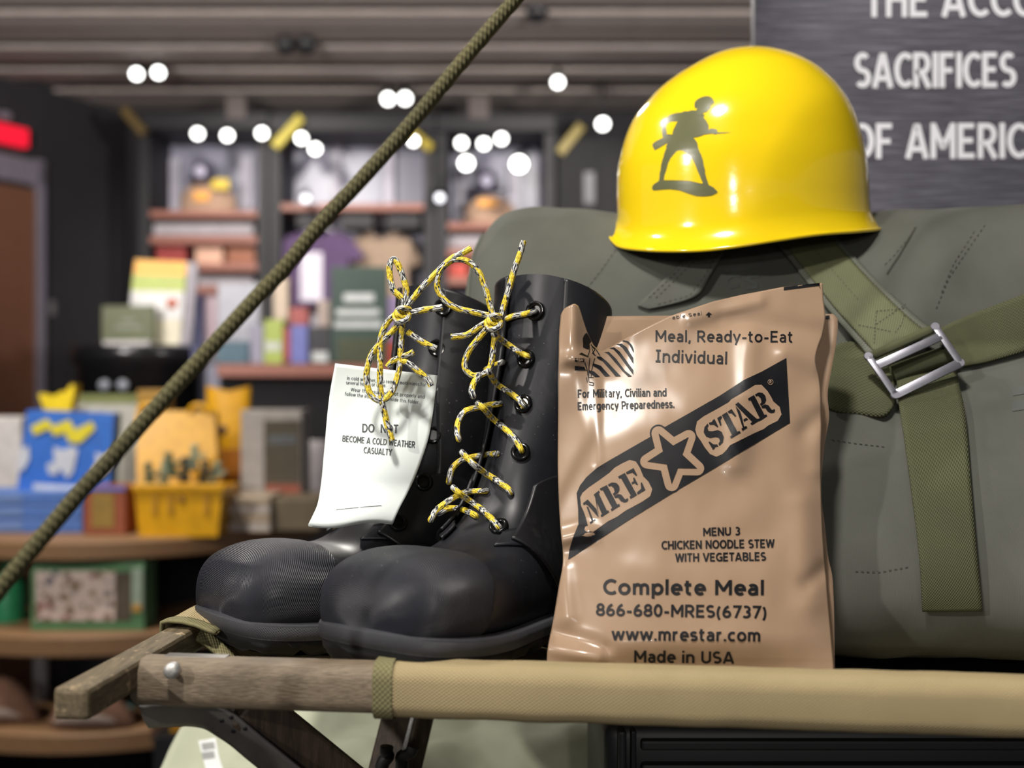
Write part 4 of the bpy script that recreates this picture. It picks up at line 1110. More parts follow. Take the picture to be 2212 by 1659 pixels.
# ================================================================ SIGN
SY = 1.50
sg = empty('wall_sign', P(1950, 520, SY), 'dark brushed metal panel with white capital lettering, behind the helmet', 'sign')
mb = MB(); rbox(mb, P(1630, 900, SY), P(2560, -420, SY + .022), .001); spn = mb.build('panel', M['signmetal'], sg, smooth=False)
for body_, a_, b_ in (('THE ACCOM', (1868, 37), (2304, 36)), ('SACRIFICES', (1846, 190), (2195, 189)), ('OF AMERICA', (1838, 343), (2272, 342))):
    ds = Decal(None, 0.0, SY - .0012); ds.text(body_, a_, b_, 77, .155); ds.mb.build('lettering', M['signwhite'], spn, smooth=False)

# ================================================================ DISPLAY TABLE, TROUSERS, CASE BELOW THE COT
TZ = .715
tb = empty('display_table', (.2, 1.2, TZ - .7), 'low dark display table under the cot', 'table')
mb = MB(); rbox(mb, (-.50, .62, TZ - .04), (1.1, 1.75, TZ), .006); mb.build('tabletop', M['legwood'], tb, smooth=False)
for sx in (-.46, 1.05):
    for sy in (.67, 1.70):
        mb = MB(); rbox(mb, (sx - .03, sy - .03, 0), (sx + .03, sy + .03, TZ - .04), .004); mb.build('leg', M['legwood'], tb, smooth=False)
tr = empty('folded_trousers', (-.2, 1.2, TZ), 'pale green folded trousers with a white size strip, on the table below the cot', 'trousers')
def tro(u, v):
    x = lerp(-.47 + .06 * v, .14, u); y = lerp(.90, 1.42, v)
    e = min(u / .05, (1 - u) / .05, v / .05, (1 - v) / .06, 1); e = max(e, 0) ** .5
    h = max(.05, -.01 + .224 * v) + .020 * sstep(.25, .55, u)
    w = .022 * noise.noise(V((x * 7, y * 11, 1))) + .012 * noise.noise(V((x * 15, y * 22, 4))) + .008 * sin(y * 30 + x * 14 + 2 * noise.noise(V((x * 8, y * 8, 3)))) + .006 * abs(noise.noise(V((x * 22, y * 30, 6))))
    return V((x, y, TZ + .002 + e * (h + w)))
mb = MB(); grid(mb, tro, 90, 70); 
tm = mb; mb.build('cloth', M['pants'], tr)
mb = MB()
for k, (x0, dx, y) in enumerate(((-.372, .02, .885), (-.335, .03, .90))):
    pts = [V((x0 + .25 * i / 6 + .004 * sin(i), y + .012 * noise.noise(V((i, k, 2))), TZ + .10 - .030 * k + .012 * noise.noise(V((i * .7, k, 5))))) for i in range(7)]
    tube(mb, pts, .030, 14, 5)
mb.build('leg_fold', M['pants'], tr)
tbv = bvh_of(tm); sp = Decal(tbv, .0012, 1.0)
strip = plain('white_size_strip', (.75, .76, .76), .5); stripm = plain('grey_size_marks', (.30, .31, .30), .5)
sp.poly([(428, 1600), (466, 1594), (472, 1630), (484, 1668), (446, 1668), (436, 1630)])
for y in (1606, 1626): sp.poly([(435, y), (462, y - 4), (465, y + 11), (438, y + 15)], .0004, 1)
sp.mb.build('size_strip', [strip, stripm], tr, smooth=False)
ac = empty('plastic_case', (.35, 1.0, TZ), 'black plastic ammunition case with a ribbed lid, below the cot', 'case')
zt = 1.036
mb = MB(); x0 = .072; rbox(mb, (x0 + .006, .868, TZ), (.62, 1.14, zt - .055), .006); mb.build('body', M['ammo'], ac, smooth=False)
mb = MB(); rbox(mb, (x0, .856, zt - .055), (.63, 1.15, zt - .002), .010, 3); lid = mb.build('lid', M['ammo'], ac, auto=35)
mb = MB()
rbox(mb, (x0 + .028, .849, zt - .020), (.62, .860, zt - .012), .002); rbox(mb, (x0 + .028, .848, zt - .040), (.62, .860, zt - .030), .003)
mb.build('lid_ribs', M['ammo'], ac, smooth=False)
mb = MB(); rbox(mb, (x0 + .010, .846, zt - .075), (x0 + .016, .862, zt - .004), .002); rbox(mb, (x0 + .020, .848, zt - .075), (x0 + .024, .862, zt - .004), .002)
mb.build('corner_rib', M['ammo'], ac, smooth=False)
mb = MB(); tube(mb, [V((x0 + .035, .852, zt - .056)), V((x0 + .05, .850, zt - .062)), V((x0 + .058, .850, zt - .08)), V((x0 + .075, .850, zt - .10))], .003, 8, 5); mb.build('latch_cord', M['black'], ac)
# ================================================================ ROOM
def struct(o): o['kind'] = 'structure'; return o
B = {}
B['ceil'] = wood('ceiling_planks', (.30, .262, .235), (.40, .35, .32), (1.5, 6, 6), .8, .05)
B['gap'] = plain('ceiling_void', (.12, .10, .095), .9)
B['wall'] = plain('charcoal_wall', (.022, .021, .024), .8, var=.15, vscale=3)
B['floor'] = plain('dark_carpet', (.02, .018, .018), .95)
B['frame'] = plain('grey_door_frame', (.22, .20, .24), .6)
B['door'] = wood('brown_door', (.16, .066, .036), (.24, .105, .058), (40, 40, 3), .5, .1)
B['shelfwood'] = wood('reddish_shelf_wood', (.20, .070, .048), (.34, .14, .10), (5, 60, 60), .5, .1)
B['tablewood'] = wood('brown_table_wood', (.19, .10, .045), (.30, .17, .085), (5, 60, 60), .45, .1)
B['panel'] = plain('lavender_grey_panel', (.27, .27, .345), .35, var=.1, vscale=2)
B['dark'] = plain('dark_laminate', (.008, .0075, .010), .6)
def c(name, col, rough=.5, **k):
    key = name
    if key not in B: B[key] = plain(name, col, rough, **k)
    return B[key]
CE = 2.92
mb = MB(); rbox(mb, (-5.2, -6, -.05), (4.5, 6.9, 0)); struct(mb.build('floor', B['floor'], smooth=False))
mb = MB(); rbox(mb, (-5.2, -6, CE + .10), (4.5, 6.9, CE + .14)); struct(mb.build('ceiling', B['gap'], smooth=False))
edges = [3.3, 3.72, 4.15, 4.52, 4.80, 5.02, 5.29, 5.47, 5.68, 5.86, 6.08, 6.26, 6.50]
for i, (a, b_) in enumerate(zip(edges, edges[1:])):
    mb = MB(); dz = .035 if i % 2 and i < 11 else .0
    rbox(mb, (-5.0, a + .006, CE + dz), (4.4, b_ - .006, CE + dz + .02), .004); struct(mb.build('trim_%d' % (i + 1), B['ceil'], smooth=False))
mb = MB(); rbox(mb, (-2.6, 6.55, 0), (4.5, 6.65, CE + .1)); struct(mb.build('wall_back', B['wall'], smooth=False))
WN = V((1, -.54, 0)).normalized(); WD = V((.54, 1, 0)).normalized()
def onwall(px, py, off=0.0):
    k = (px - 1106) / FPX; y = 5.827 / (.54 - k); return P(px, py, y) + WN * off
wm = Matrix(((WD.x, WN.x, 0, -2.29), (WD.y, WN.y, 0, 6.55), (0, 0, 1, 0), (0, 0, 0, 1)))
mb = MB(); rbox(mb, (-5.0, -.1, 0), (.10, 0, CE + .1), 0, 1, wm); struct(mb.build('wall_left', B['wall'], smooth=False))
def wallbox(mb, p0, p1, t0, t1, r=.003, mi=0):
    """box on the left wall between two pixels, from t0 to t1 metres proud of it"""
    a = onwall(*p0); b_ = onwall(*p1); o = V((-2.29, 6.55, 0)); ua = (a - o).dot(WD); ub = (b_ - o).dot(WD)
    return rbox(mb, (min(ua, ub), t0, max(min(a.z, b_.z), 0)), (max(ua, ub), t1, max(a.z, b_.z)), r, 2, wm, mi)
dz0 = 829.5 + CZ * FPX / 5.8
mb = MB(); wallbox(mb, (-260, 352), (70, 1400), .002, .03); dr = struct(mb.build('door_1', B['door'], smooth=False))
mb = MB(); wallbox(mb, (68, 345), (86, 1400), .0, .05); wallbox(mb, (-280, 338), (86, 353), .0, .05); struct(mb.build('trim_20', B['frame'], smooth=False))
ex = empty('exit_sign', onwall(10, 320, .05), 'red lit sign above the brown door', 'exit sign')
mb = MB(); wallbox(mb, (-60, 258), (44, 322), .02, .07); mb.build('sign_face', emit('red_lit_face', (.75, .008, .03), .9), ex, smooth=False)
mb = MB(); wallbox(mb, (-12, 240), (12, 262), .0, .05); mb.build('mount', B['frame'], ex, smooth=False)
ls = empty('switch_plate', onwall(110, 685, .01), 'small pale switch plate on the charcoal wall right of the door', 'switch')
mb = MB(); wallbox(mb, (104, 648), (118, 682), .0, .012); mb.build('plate', c('pale_plate', (.16, .15, .16)), ls, smooth=False)
mb = MB(); wallbox(mb, (109, 660), (113, 670), .010, .018); mb.build('toggle', c('pale_toggle', (.2, .2, .2)), ls, smooth=False)

# ---------------------------------------------------------------- helpers for the far things
def pbox(mb, x0, y0, x1, y1, Y, depth, r=.004, mi=0):
    a = P(x0, y1, Y); b_ = P(x1, y0, Y); return rbox(mb, (a.x, Y, a.z), (b_.x, Y + depth, b_.z), r, 2, None, mi)
def box_thing(name, label, cat, rect, Y, depth, mat, group=None, parts=(), r=.004):
    """a box whose front covers rect (pixels) at distance Y; parts: (name, rect, mat, thickness)"""
    x0, y0, x1, y1 = rect
    if not parts:
        mb = MB(); pbox(mb, x0, y0, x1, y1, Y, depth, r); o = mb.build(name, mat, smooth=False)
        return tag(o, label, cat, group)
    e = empty(name, P((x0 + x1) / 2, y1, Y) + V((0, depth / 2, 0)), label, cat, group)
    mb = MB(); pbox(mb, x0, y0, x1, y1, Y, depth, r); mb.build('body', mat, e, smooth=False)
    for nm, (a, b_, c_, d_), m_, t in parts:
        mb = MB(); pbox(mb, a, b_, c_, d_, Y - t, t + .001, .0008); mb.build(nm, m_, e, smooth=False)
    return e

# ---------------------------------------------------------------- shelving bays on the back wall
YB = 6.08
def bay(label, x0, x1, ytop, shelves, pane, posters=()):
    e = empty('shelving_bay', P((x0 + x1) / 2, 829.5 + CZ * FPX / YB, YB) + V((0, .2, 0)), label, 'shelving')
    zb = 829.5 + (CZ - .02) * FPX / YB
    mb = MB(); a_ = P(x0, zb, YB); b2 = P(x1, ytop + 40, YB); rbox(mb, (a_.x, 6.47, .02), (b2.x, 6.52, b2.z)); mb.build('back_panel', pane, e, smooth=False)
    for xa in (x0 - 24, x1):
        mb = MB(); pbox(mb, xa, ytop + 6, xa + 24, zb, YB, .40); mb.build('side_column', B['dark'], e, smooth=False)
    mb = MB(); pbox(mb, x0 - 24, ytop, x1 + 24, ytop + 36, YB - .05, .45); mb.build('header', B['dark'], e, smooth=False)
    for (ys, th) in shelves:
        mb = MB(); pbox(mb, x0, ys - th / 2, x1, ys + th / 2, YB + .01, .38, .004); mb.build('shelf', B['shelfwood'], e, smooth=False)
    for (a, b_, c_, d_) in posters:
        mb = MB(); pbox(mb, a, b_, c_, d_, 6.42, .04); mb.build('poster_strip', c('pale_lilac_strip', (.42, .40, .47)), e, smooth=False)
    return e
bay('shelving bay on the back wall left of the rope, next to the charcoal wall', 322, 556, 242, ((462, 15), (518, 17), (577, 17), (626, 17)), B['panel'], ((366, 340, 388, 455), (514, 335, 545, 455)))
bay('wide shelving bay behind the rope with shirts hung under its top shelf', 606, 916, 246, ((447, 15), (800, 20)), B['panel'], ((720, 300, 735, 440), (830, 300, 850, 440)))
bay('shelving bay on the back wall between the rope and the yellow helmet', 966, 1176, 246, ((488, 15), (546, 17), (606, 17)), B['panel'], ((990, 350, 1006, 480), (1098, 345, 1122, 480)))
# shelf goods, left bay
def bust(rect, orange, label, cat='sweatshirt'):
    x0, y0, x1, y1 = rect; Y = 6.16
    e = empty('folded_sweatshirt', P((x0 + x1) / 2, y1, Y), label, cat)
    mb = MB()
    def fn(u, v):
        a = P(lerp(x0, x1, u), lerp(y1, y0, v), Y); sh = sin(pi * u) ** .45
        return V((a.x * 1 + 0, Y + .13 - .13 * sh * (1 - .3 * v), P(0, y1, Y).z + (a.z - P(0, y1, Y).z) * (sh * .3 + .7 * sin(pi * min(1, max(0, u))) ** .28)))
    grid(mb, fn, 24, 12); solid(mb.build('body', c('tan_fleece', (.40, .26, .18), .9), e), .02)
    mb = MB(); pbox(mb, *orange, Y - .008, .01, .002); mb.build('orange_print', c('orange_print', (.80, .36, .06)), e, smooth=False)
    return e
bust((374, 388, 504, 455), (418, 413, 452, 434), 'tan rounded garment with an orange print on the top shelf left of the rope')
bust((1000, 418, 1118, 481), (1032, 430, 1072, 446), 'tan rounded garment with an orange print on the top shelf near the helmet')
def cap_th(px, py, r, label):
    Y = 6.2; cpt = P(px, py, Y); R_ = r * Y / FPX
    e = empty('dark_hat', cpt - V((0, 0, R_)), label, 'cap')
    mb = MB(); lathe(mb, cpt - V((0, 0, R_ * .6)), V((0, 0, 1)), [(R_, 0), (R_ * 1.0, R_ * .5), (R_ * .85, R_ * 1.1), (R_ * .5, R_ * 1.5), (.001, R_ * 1.65)], 24); mb.build('crown', c('dark_plum_cloth', (.05, .045, .07), .8), e)
    mb = MB(); lathe(mb, cpt - V((0, R_ * 1.0, R_ * .05)), V((0, -1, -.1)), [(R_ * .45, 0), (R_ * .45, .012), (.001, .015)], 20); mb.build('badge', c('lilac_badge', (.55, .52, .66)), e)
    mb = MB(); lathe(mb, cpt - V((0, R_ * .35, R_ * .75)), V((0, 0, 1)), [(.001, 0), (R_ * 1.25, 0), (R_ * 1.2, .012), (.001, .014)], 24); mb.build('brim', c('dark_plum_cloth', (.05, .045, .07), .8), e)
cap_th(440, 374, 27, 'dark cap with a pale badge above the tan garment left of the rope')
cap_th(1052, 394, 27, 'dark cap with a pale badge above the tan garment near the helmet')
box_thing('yellow_pennant', 'small yellow piece beside the dark cap left of the rope', 'pennant', (456, 386, 494, 409), 6.14, .02, c('yellow_felt', (.70, .50, .05)))
for (a, b_, lab, col) in ((338, 400, 'red boxes', (.30, .03, .025)), (422, 480, 'peach box', (.62, .36, .25)), (490, 552, 'orange-brown box', (.26, .08, .03))):
    if lab == 'red boxes':
        for k in range(3): box_thing('red_box', 'red box on the third shelf left of the rope, %s of three' % ('first', 'second', 'third')[k], 'box', (a + 21 * k, 530, a + 21 * k + 19, 569), 6.15, .15, c('dark_red_card', col), 'red boxes on the left bay')
    else: box_thing('shelf_box', '%s on the third shelf of the bay left of the rope' % lab, 'box', (a, 534, b_, 569), 6.15, .18, c(lab.replace(' ', '_'), col))
box_thing('folded_cloths', 'long pale folded cloths on the second shelf left of the rope', 'cloths', (328, 482, 548, 509), 6.16, .25, c('pale_grey_cloth', (.34, .31, .33), .9), r=.01)
box_thing('folded_cloths', 'long pale folded cloths on the lowest shelf of the bay left of the rope', 'cloths', (420, 597, 548, 618), 6.16, .25, c('pale_grey_cloth', (.34, .31, .33), .9), r=.01)
box_thing('folded_cloths', 'long pale folded cloths on the shelf near the lace loops', 'cloths', (952, 508, 1165, 537), 6.16, .25, c('pale_grey_cloth', (.34, .31, .33), .9), r=.01)
box_thing('peach_box', 'peach box on the shelf behind the upright lace tip', 'box', (1030, 556, 1165, 597), 6.16, .2, c('peach_card', (.62, .34, .25)))
box_thing('red_box', 'red box on the shelf behind the big lace loop', 'box', (952, 562, 1010, 597), 6.15, .18, c('bright_red_card', (.45, .05, .03)))
# black hangers' tops and shirts in the wide bay
for k, (a, b_) in enumerate(((640, 682), (738, 806), (836, 908))):
    box_thing('black_bin', 'black bin hung under the top shelf of the wide bay, %s from the left' % ('first', 'second', 'third')[k], 'bin', (a, 462, b_, 492), 6.14, .2, B['dark'], 'bins under the wide shelf')
def shirt(x0, y0, x1, y1, mat, label, panel=None):
    Y = 6.17 if panel else 6.30; e = empty('hanging_shirt', P((x0 + x1) / 2, y1, Y), label, 'shirt')
    w = x1 - x0; h = y1 - y0
    out = [(x0 + .36 * w, y0), (x0 + .44 * w, y0 + .06 * h), (x0 + .56 * w, y0 + .06 * h), (x0 + .64 * w, y0), (x0 + .84 * w, y0 + .08 * h), (x1, y0 + .34 * h), (x0 + .86 * w, y0 + .42 * h), (x0 + .82 * w, y0 + .34 * h), (x0 + .83 * w, y1), (x0 + .17 * w, y1), (x0 + .18 * w, y0 + .34 * h), (x0 + .14 * w, y0 + .42 * h), (x0, y0 + .34 * h), (x0 + .16 * w, y0 + .08 * h)]
    d = Decal(None, 0, Y); d.poly(out); solid(d.mb.build('cloth', mat, e, smooth=False), .06, 0)
    if panel:
        mb = MB(); pbox(mb, *panel, Y - .04, .012, .002); mb.build('white_print', c('white_shirt_print', (.62, .58, .66), .8), e, smooth=False)
    mb = MB(); tube(mb, [P(x0 + .3 * w, y0 + .04 * h, Y), P(x0 + .5 * w, y0 - 14, Y), P(x0 + .7 * w, y0 + .04 * h, Y)], .006, 8, 6); tube(mb, [P(x0 + .5 * w, y0 - 14, Y), P(x0 + .5 * w, y0 - 50, Y)], .004, 8, 1); mb.build('hanger', c('pale_hanger', (.5, .48, .52)), e)
shirt(590, 500, 790, 660, c('purple_cotton', (.085, .050, .115), .9), 'purple shirt with a white print hanging behind the rope', (648, 545, 696, 650))
shirt(742, 502, 912, 690, c('tan_cotton', (.30, .215, .155), .9), 'tan shirt hanging behind the boot laces')
# yellow corner braces
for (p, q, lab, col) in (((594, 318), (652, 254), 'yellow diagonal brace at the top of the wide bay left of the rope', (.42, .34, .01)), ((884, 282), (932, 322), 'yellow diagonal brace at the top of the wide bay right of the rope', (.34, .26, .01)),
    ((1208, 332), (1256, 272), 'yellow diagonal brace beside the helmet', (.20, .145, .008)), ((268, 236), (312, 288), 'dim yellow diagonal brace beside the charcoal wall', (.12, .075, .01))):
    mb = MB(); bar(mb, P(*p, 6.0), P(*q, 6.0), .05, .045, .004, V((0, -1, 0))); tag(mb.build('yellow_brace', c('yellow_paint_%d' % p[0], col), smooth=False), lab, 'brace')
box_thing('dark_cabinet', 'tall dark cabinet at the back between the shelves and the helmet', 'cabinet', (1205, 300, 1660, 1300), 6.0, .5, c('matt_black', (.006, .006, .007), .8), None, (('pale_strip', (1262, 372, 1284, 440), c('grey_strip', (.10, .10, .11)), .004), ('door', (1300, 330, 1480, 1290), c('matt_black_door', (.009, .008, .010), .8), .01)))

for k, (x0, x1) in enumerate(((488, 530), (1012, 1056))):
    mb = MB(); pbox(mb, x0, 206, x1, 256, 6.02, .06); struct(mb.build('trim_%d' % (30 + k), B['gap'], smooth=False))
# ---------------------------------------------------------------- middle shelf with books and boxes
YM = 4.30
ms = empty('display_shelf', P(640, 829.5 + CZ * FPX / YM, YM) + V((0, .2, 0)), 'reddish-brown display shelf of books and boxes behind the white leaflet', 'shelf')
mb = MB(); pbox(mb, 468, 786, 900, 814, YM, .42); mb.build('shelf_board', B['shelfwood'], ms, smooth=False)
mb = MB(); pbox(mb, 474, 814, 890, 829.5 + 1.295 * FPX / YM, YM + .06, .34); mb.build('base', c('matt_black_base', (.004, .004, .005), .85), ms, smooth=False)
white = c('pale_lettering', (.55, .58, .57)); 
GB = [('green_book', 'large dark green book with pale lettering beside the far boot', 'book', (714, 576, 836, 786), .0, .05, c('dark_green_cloth', (.030, .060, .045)), (('pale_line', (742, 634, 808, 652), white, .002), ('pale_line', (726, 668, 820, 682), white, .002), ('pale_line', (722, 694, 826, 708), white, .002), ('olive_band', (730, 730, 836, 784), c('olive_band', (.055, .065, .03)), .002))),
 ('blue_box', 'tall violet-blue box on the middle shelf beside the dark case', 'box', (627, 702, 664, 786), .0, .10, c('violet_blue_card', (.14, .16, .42)), ()),
 ('red_book', 'narrow red book between the lime box and the violet-blue box', 'book', (611, 708, 627, 780), .01, .10, c('red_cloth', (.36, .05, .06)), ()),
 ('lime_box', 'lime green box with white spots below the rope', 'box', (570, 690, 611, 786), .0, .10, c('lime_card', (.34, .42, .08)), (('white_spot', (574, 738, 590, 758), white, .002), ('white_spot', (594, 738, 606, 758), white, .002))),
 ('grey_box', 'grey-lilac box beside the lime box on the middle shelf', 'box', (537, 700, 570, 786), .02, .10, c('grey_lilac_card', (.26, .25, .32)), ()),
 ('teal_box', 'dark teal box at the low end of the middle shelf', 'box', (468, 738, 536, 786), .0, .12, c('dark_teal_card', (.05, .11, .15)), ()),
 ('white_board_book', 'pale grey book standing behind the teal box', 'book', (470, 612, 560, 738), .20, .05, c('pale_grey_card', (.36, .37, .41)), (('pink_cover', (440, 640, 470, 738), c('pink_card', (.34, .25, .28)), .002),)),
 ('navy_book', 'narrow navy book beside the tall game board', 'book', (412, 634, 434, 786), .15, .08, c('navy_cloth', (.045, .05, .13)), ()),
 ('cream_figure_box', 'narrow cream box right below the rope', 'box', (590, 600, 622, 738), .22, .08, c('cream_card', (.52, .42, .31)), ()),
 ('red_cap_box', 'small box with a red top above the violet-blue box', 'box', (625, 664, 664, 702), .02, .08, c('brick_red_card', (.34, .08, .07)), ()),
 ('dark_case', 'black case with a white triangle on the middle shelf', 'case', (666, 706, 714, 786), .01, .14, c('black_case', (.03, .03, .035)), (('white_flap', (674, 760, 708, 782), white, .002),)),
 ('cream_tin', 'cream tin standing on the black case', 'tin', (686, 648, 712, 706), .05, .06, c('cream_tin', (.45, .36, .31)), ()),
 ('red_box', 'bright red box between the leaflet and the boot flap', 'box', (838, 738, 862, 786), .0, .10, c('bright_red_card', (.45, .05, .03)), ()),
 ('lilac_box', 'lilac box above the red box beside the far boot', 'box', (838, 640, 864, 738), .0, .10, c('lilac_card', (.24, .18, .32)), ())]
for (nm, lab, cat, rc, dy, dp, mt, pts) in GB: box_thing(nm, lab, cat, rc, YM + .01 + dy, dp, mt, None, pts)
# fix the things stacked behind: small riser under them
box_thing('shelf_riser', 'grey riser behind the row of boxes on the middle shelf', 'riser', (440, 738, 600, 786), YM + .17, .2, c('grey_riser', (.12, .11, .13)))

# ---------------------------------------------------------------- black pedestal with a game and booklet
YP = 4.32
pd = empty('black_pedestal', P(308, 829.5 + CZ * FPX / YP, YP) + V((0, .24, 0)), 'round black display pedestal carrying a green booklet and a bright game board', 'pedestal')
cxp = P(308, 745, YP + .28)
mb = MB(); rr = .28; zt2 = P(308, 745, YP).z; lathe(mb, V((cxp.x, YP + .28, 0)), V((0, 0, 1)), [(rr * .9, 0), (rr * .92, zt2 - .08), (rr, zt2 - .07), (rr, zt2 - .004), (rr - .004, zt2)], 40); mb.build('column', c('gloss_black', (.010, .010, .011), .25), pd)
for xx in (226, 266):
    mb = MB(); q = P(xx, 832, YP - .01); lathe(mb, q, V((0, -1, 0)), [(.022, 0), (.020, .012), (.001, .014)], 16); mb.build('stud', c('pale_stud', (.30, .32, .36)), pd)
g = empty('green_booklet', P(275, 745, YP - .02), 'olive green booklet with faint lettering on the black pedestal', 'booklet')
mb = MB(); pbox(mb, 219, 660, 332, 736, YP + .02, .03, .003); mb.build('cover', c('olive_cover', (.085, .10, .035)), g, smooth=False)
for (a, b_, c_, d_) in ((262, 688, 292, 696), (246, 702, 308, 712)):
    mb = MB(); pbox(mb, a, b_, c_, d_, YP + .018, .003, .0005); mb.build('faint_line', c('faint_line', (.17, .19, .12)), g, smooth=False)
mb = MB(); pbox(mb, 222, 736, 322, 746, YP + .012, .05, .002); mb.build('page_block', c('white_pages', (.55, .53, .52)), g, smooth=False)
gm = empty('game_board', P(352, 745, YP + .12), 'tall bright game board in orange, green and white on the black pedestal', 'game')
def tilt_quad(mb, pts, Y0, t, mi=0):
    a = [P(x, y, Y0) for x, y in pts]; b_ = [q + V((0, t, 0)) for q in a]; return mb.add(a + b_, [[0, 1, 2, 3], [7, 6, 5, 4], [0, 4, 5, 1], [1, 5, 6, 2], [2, 6, 7, 3], [3, 7, 4, 0]], None, mi)
GT = [((292, 560), (404, 566)), ((288, 592), (404, 596)), ((284, 628), (402, 630)), ((279, 690), (396, 690)), ((275, 744), (388, 744))]
for (l1, r1), (l2, r2), nm, col in zip(GT, GT[1:], ('orange_band', 'green_band', 'white_band', 'cream_band'), ((.80, .42, .06), (.40, .48, .10), (.66, .66, .64), (.66, .62, .46))):
    mb = MB(); tilt_quad(mb, [l2, r2, r1, l1], YP + .10, .03); mb.build(nm, c('game_' + nm, col), gm, smooth=False)
mb = MB(); tilt_quad(mb, [(388, 744), (412, 740), (426, 568), (404, 566)], YP + .10, .03); mb.build('side', c('game_side', (.28, .26, .29)), gm, smooth=False)
mb = MB(); lathe(mb, P(372, 655, YP + .10), V((0, -1, 0)), [(.022, 0), (.022, .004), (.001, .005)], 16); mb.build('red_spot', c('red_spot', (.55, .16, .10)), gm)

# ---------------------------------------------------------------- round three-tier table
RT3 = empty('round_table', V((-1.25, 3.65, 0)), 'round three-tier wooden display table full of toys and books', 'table')
def disc(z, r, th, nm):
    mb = MB(); lathe(mb, V((-1.25, 3.65, z - th)), V((0, 0, 1)), [(r - .008, 0), (r, .006), (r, th - .006), (r - .008, th)], 72); return mb.build(nm, B['tablewood'], RT3, auto=40)
ZT = .866; Z2 = .612; Z3 = .352
disc(ZT, .63, .055, 'tabletop'); disc(Z2, .66, .06, 'middle_tier'); disc(Z3, .68, .06, 'lower_tier')
mb = MB(); lathe(mb, V((-1.25, 3.65, 0)), V((0, 0, 1)), [(.30, 0), (.30, ZT - .05)], 40); mb.build('core', B['dark'], RT3)
def zpx(z, Y): return 829.5 + (CZ - z) * FPX / Y
def on_top(name, label, cat, x0, x1, ytop, Y, depth, mat, z=ZT, group=None, parts=(), r=.004): return box_thing(name, label, cat, (x0, ytop, x1, zpx(z, Y)), Y, depth, mat, group, parts, r)
blue = c('toy_blue_card', (.035, .16, .60)); yel = c('toy_yellow_card', (.78, .66, .03)); wht = c('toy_white_card', (.60, .62, .68))
# stack of flat blue boxes
Ys = 3.20; zb = zpx(ZT, Ys)
hs = (zb - 1062) / 3
for k in range(3):
    rc = (-70, zb - hs * (k + 1) + 1.0, 178, zb - hs * k)
    box_thing('flat_blue_box', 'flat blue box at the left of the round table, %s of its stack' % ('bottom', 'middle', 'top')[k], 'box', rc, Ys, .16, c('blue_box_side', (.075, .17, .48)), 'stack of flat blue boxes', (('pale_panel', (-68, rc[1] + 4, 48, rc[3] - 5), c('blue_pale_panel', (.15, .24, .50)), .002),))
bx = empty('blue_toy_box', P(140, 1062, 3.24), 'upright blue toy box with a yellow zigzag title and white figures', 'box')
q = [(36, 1061), (236, 1061), (247, 894), (58, 886)]
mb = MB(); tilt_quad(mb, q, 3.27, .06); mb.build('body', blue, bx, smooth=False)
def flat_poly(nm, pts, Y, mat, par, t=.003):
    d = Decal(None, 0, Y); d.poly(pts); solid(d.mb.build(nm, mat, par, smooth=False), t, 0)
flat_poly('title', [(66, 922), (102, 904), (114, 920), (150, 906), (162, 928), (198, 910), (206, 926), (172, 958), (148, 954), (140, 934), (118, 942), (106, 926), (74, 940)], 3.266, yel, bx)
flat_poly('white_figure', [(116, 966), (136, 972), (156, 964), (168, 972), (158, 1020), (146, 1034), (130, 1012), (122, 1026), (106, 1024), (100, 1004), (118, 996)], 3.266, wht, bx)
flat_poly('white_figure', [(44, 970), (62, 962), (64, 990), (52, 1014), (38, 1018)], 3.266, wht, bx)
flat_poly('white_figure', [(206, 978), (226, 984), (240, 974), (238, 1010), (218, 1030), (196, 1022), (208, 1000)], 3.266, wht, bx)
flat_poly('caption', [(72, 1044), (170, 1050), (170, 1060), (72, 1058)], 3.266, wht, bx)
on_top('patterned_box', 'small red and brown patterned box beside the flat blue boxes', 'box', 180, 272, 1052, 3.16, .14, c('red_brown_card', (.30, .08, .035)), parts=(('gold_panel', (198, 1066, 246, 1140), c('gold_panel', (.30, .19, .04)), .002), ('blue_top', (182, 1052, 270, 1060), blue, .002)))
on_top('white_box', 'white box at the left edge behind the blue toy box', 'box', -60, 46, 902, 3.45, .18, c('white_card', (.62, .58, .56)))
on_top('olive_box', 'flat olive and white box behind the blue toy box', 'box', 150, 305, 872, 3.85, .16, c('olive_white_card', (.42, .42, .38)), parts=(('olive_lid', (150, 852, 305, 872), c('olive_lid', (.15, .17, .05)), .002),))
yp = empty('yellow_package', P(130, 886, 3.5), 'small yellow package with ears standing behind the blue toy box', 'package')
mb = MB(); tilt_quad(mb, [(104, zpx(ZT, 3.45)), (160, zpx(ZT, 3.45)), (160, 885), (104, 885)], 3.45, .10); mb.build('body', yel, yp, smooth=False)
flat_poly('flared_top', [(104, 890), (90, 850), (118, 858), (150, 840), (168, 830), (166, 850), (158, 890)], 3.46, c('bright_yellow_film', (.85, .62, .02), .3), yp, .05)
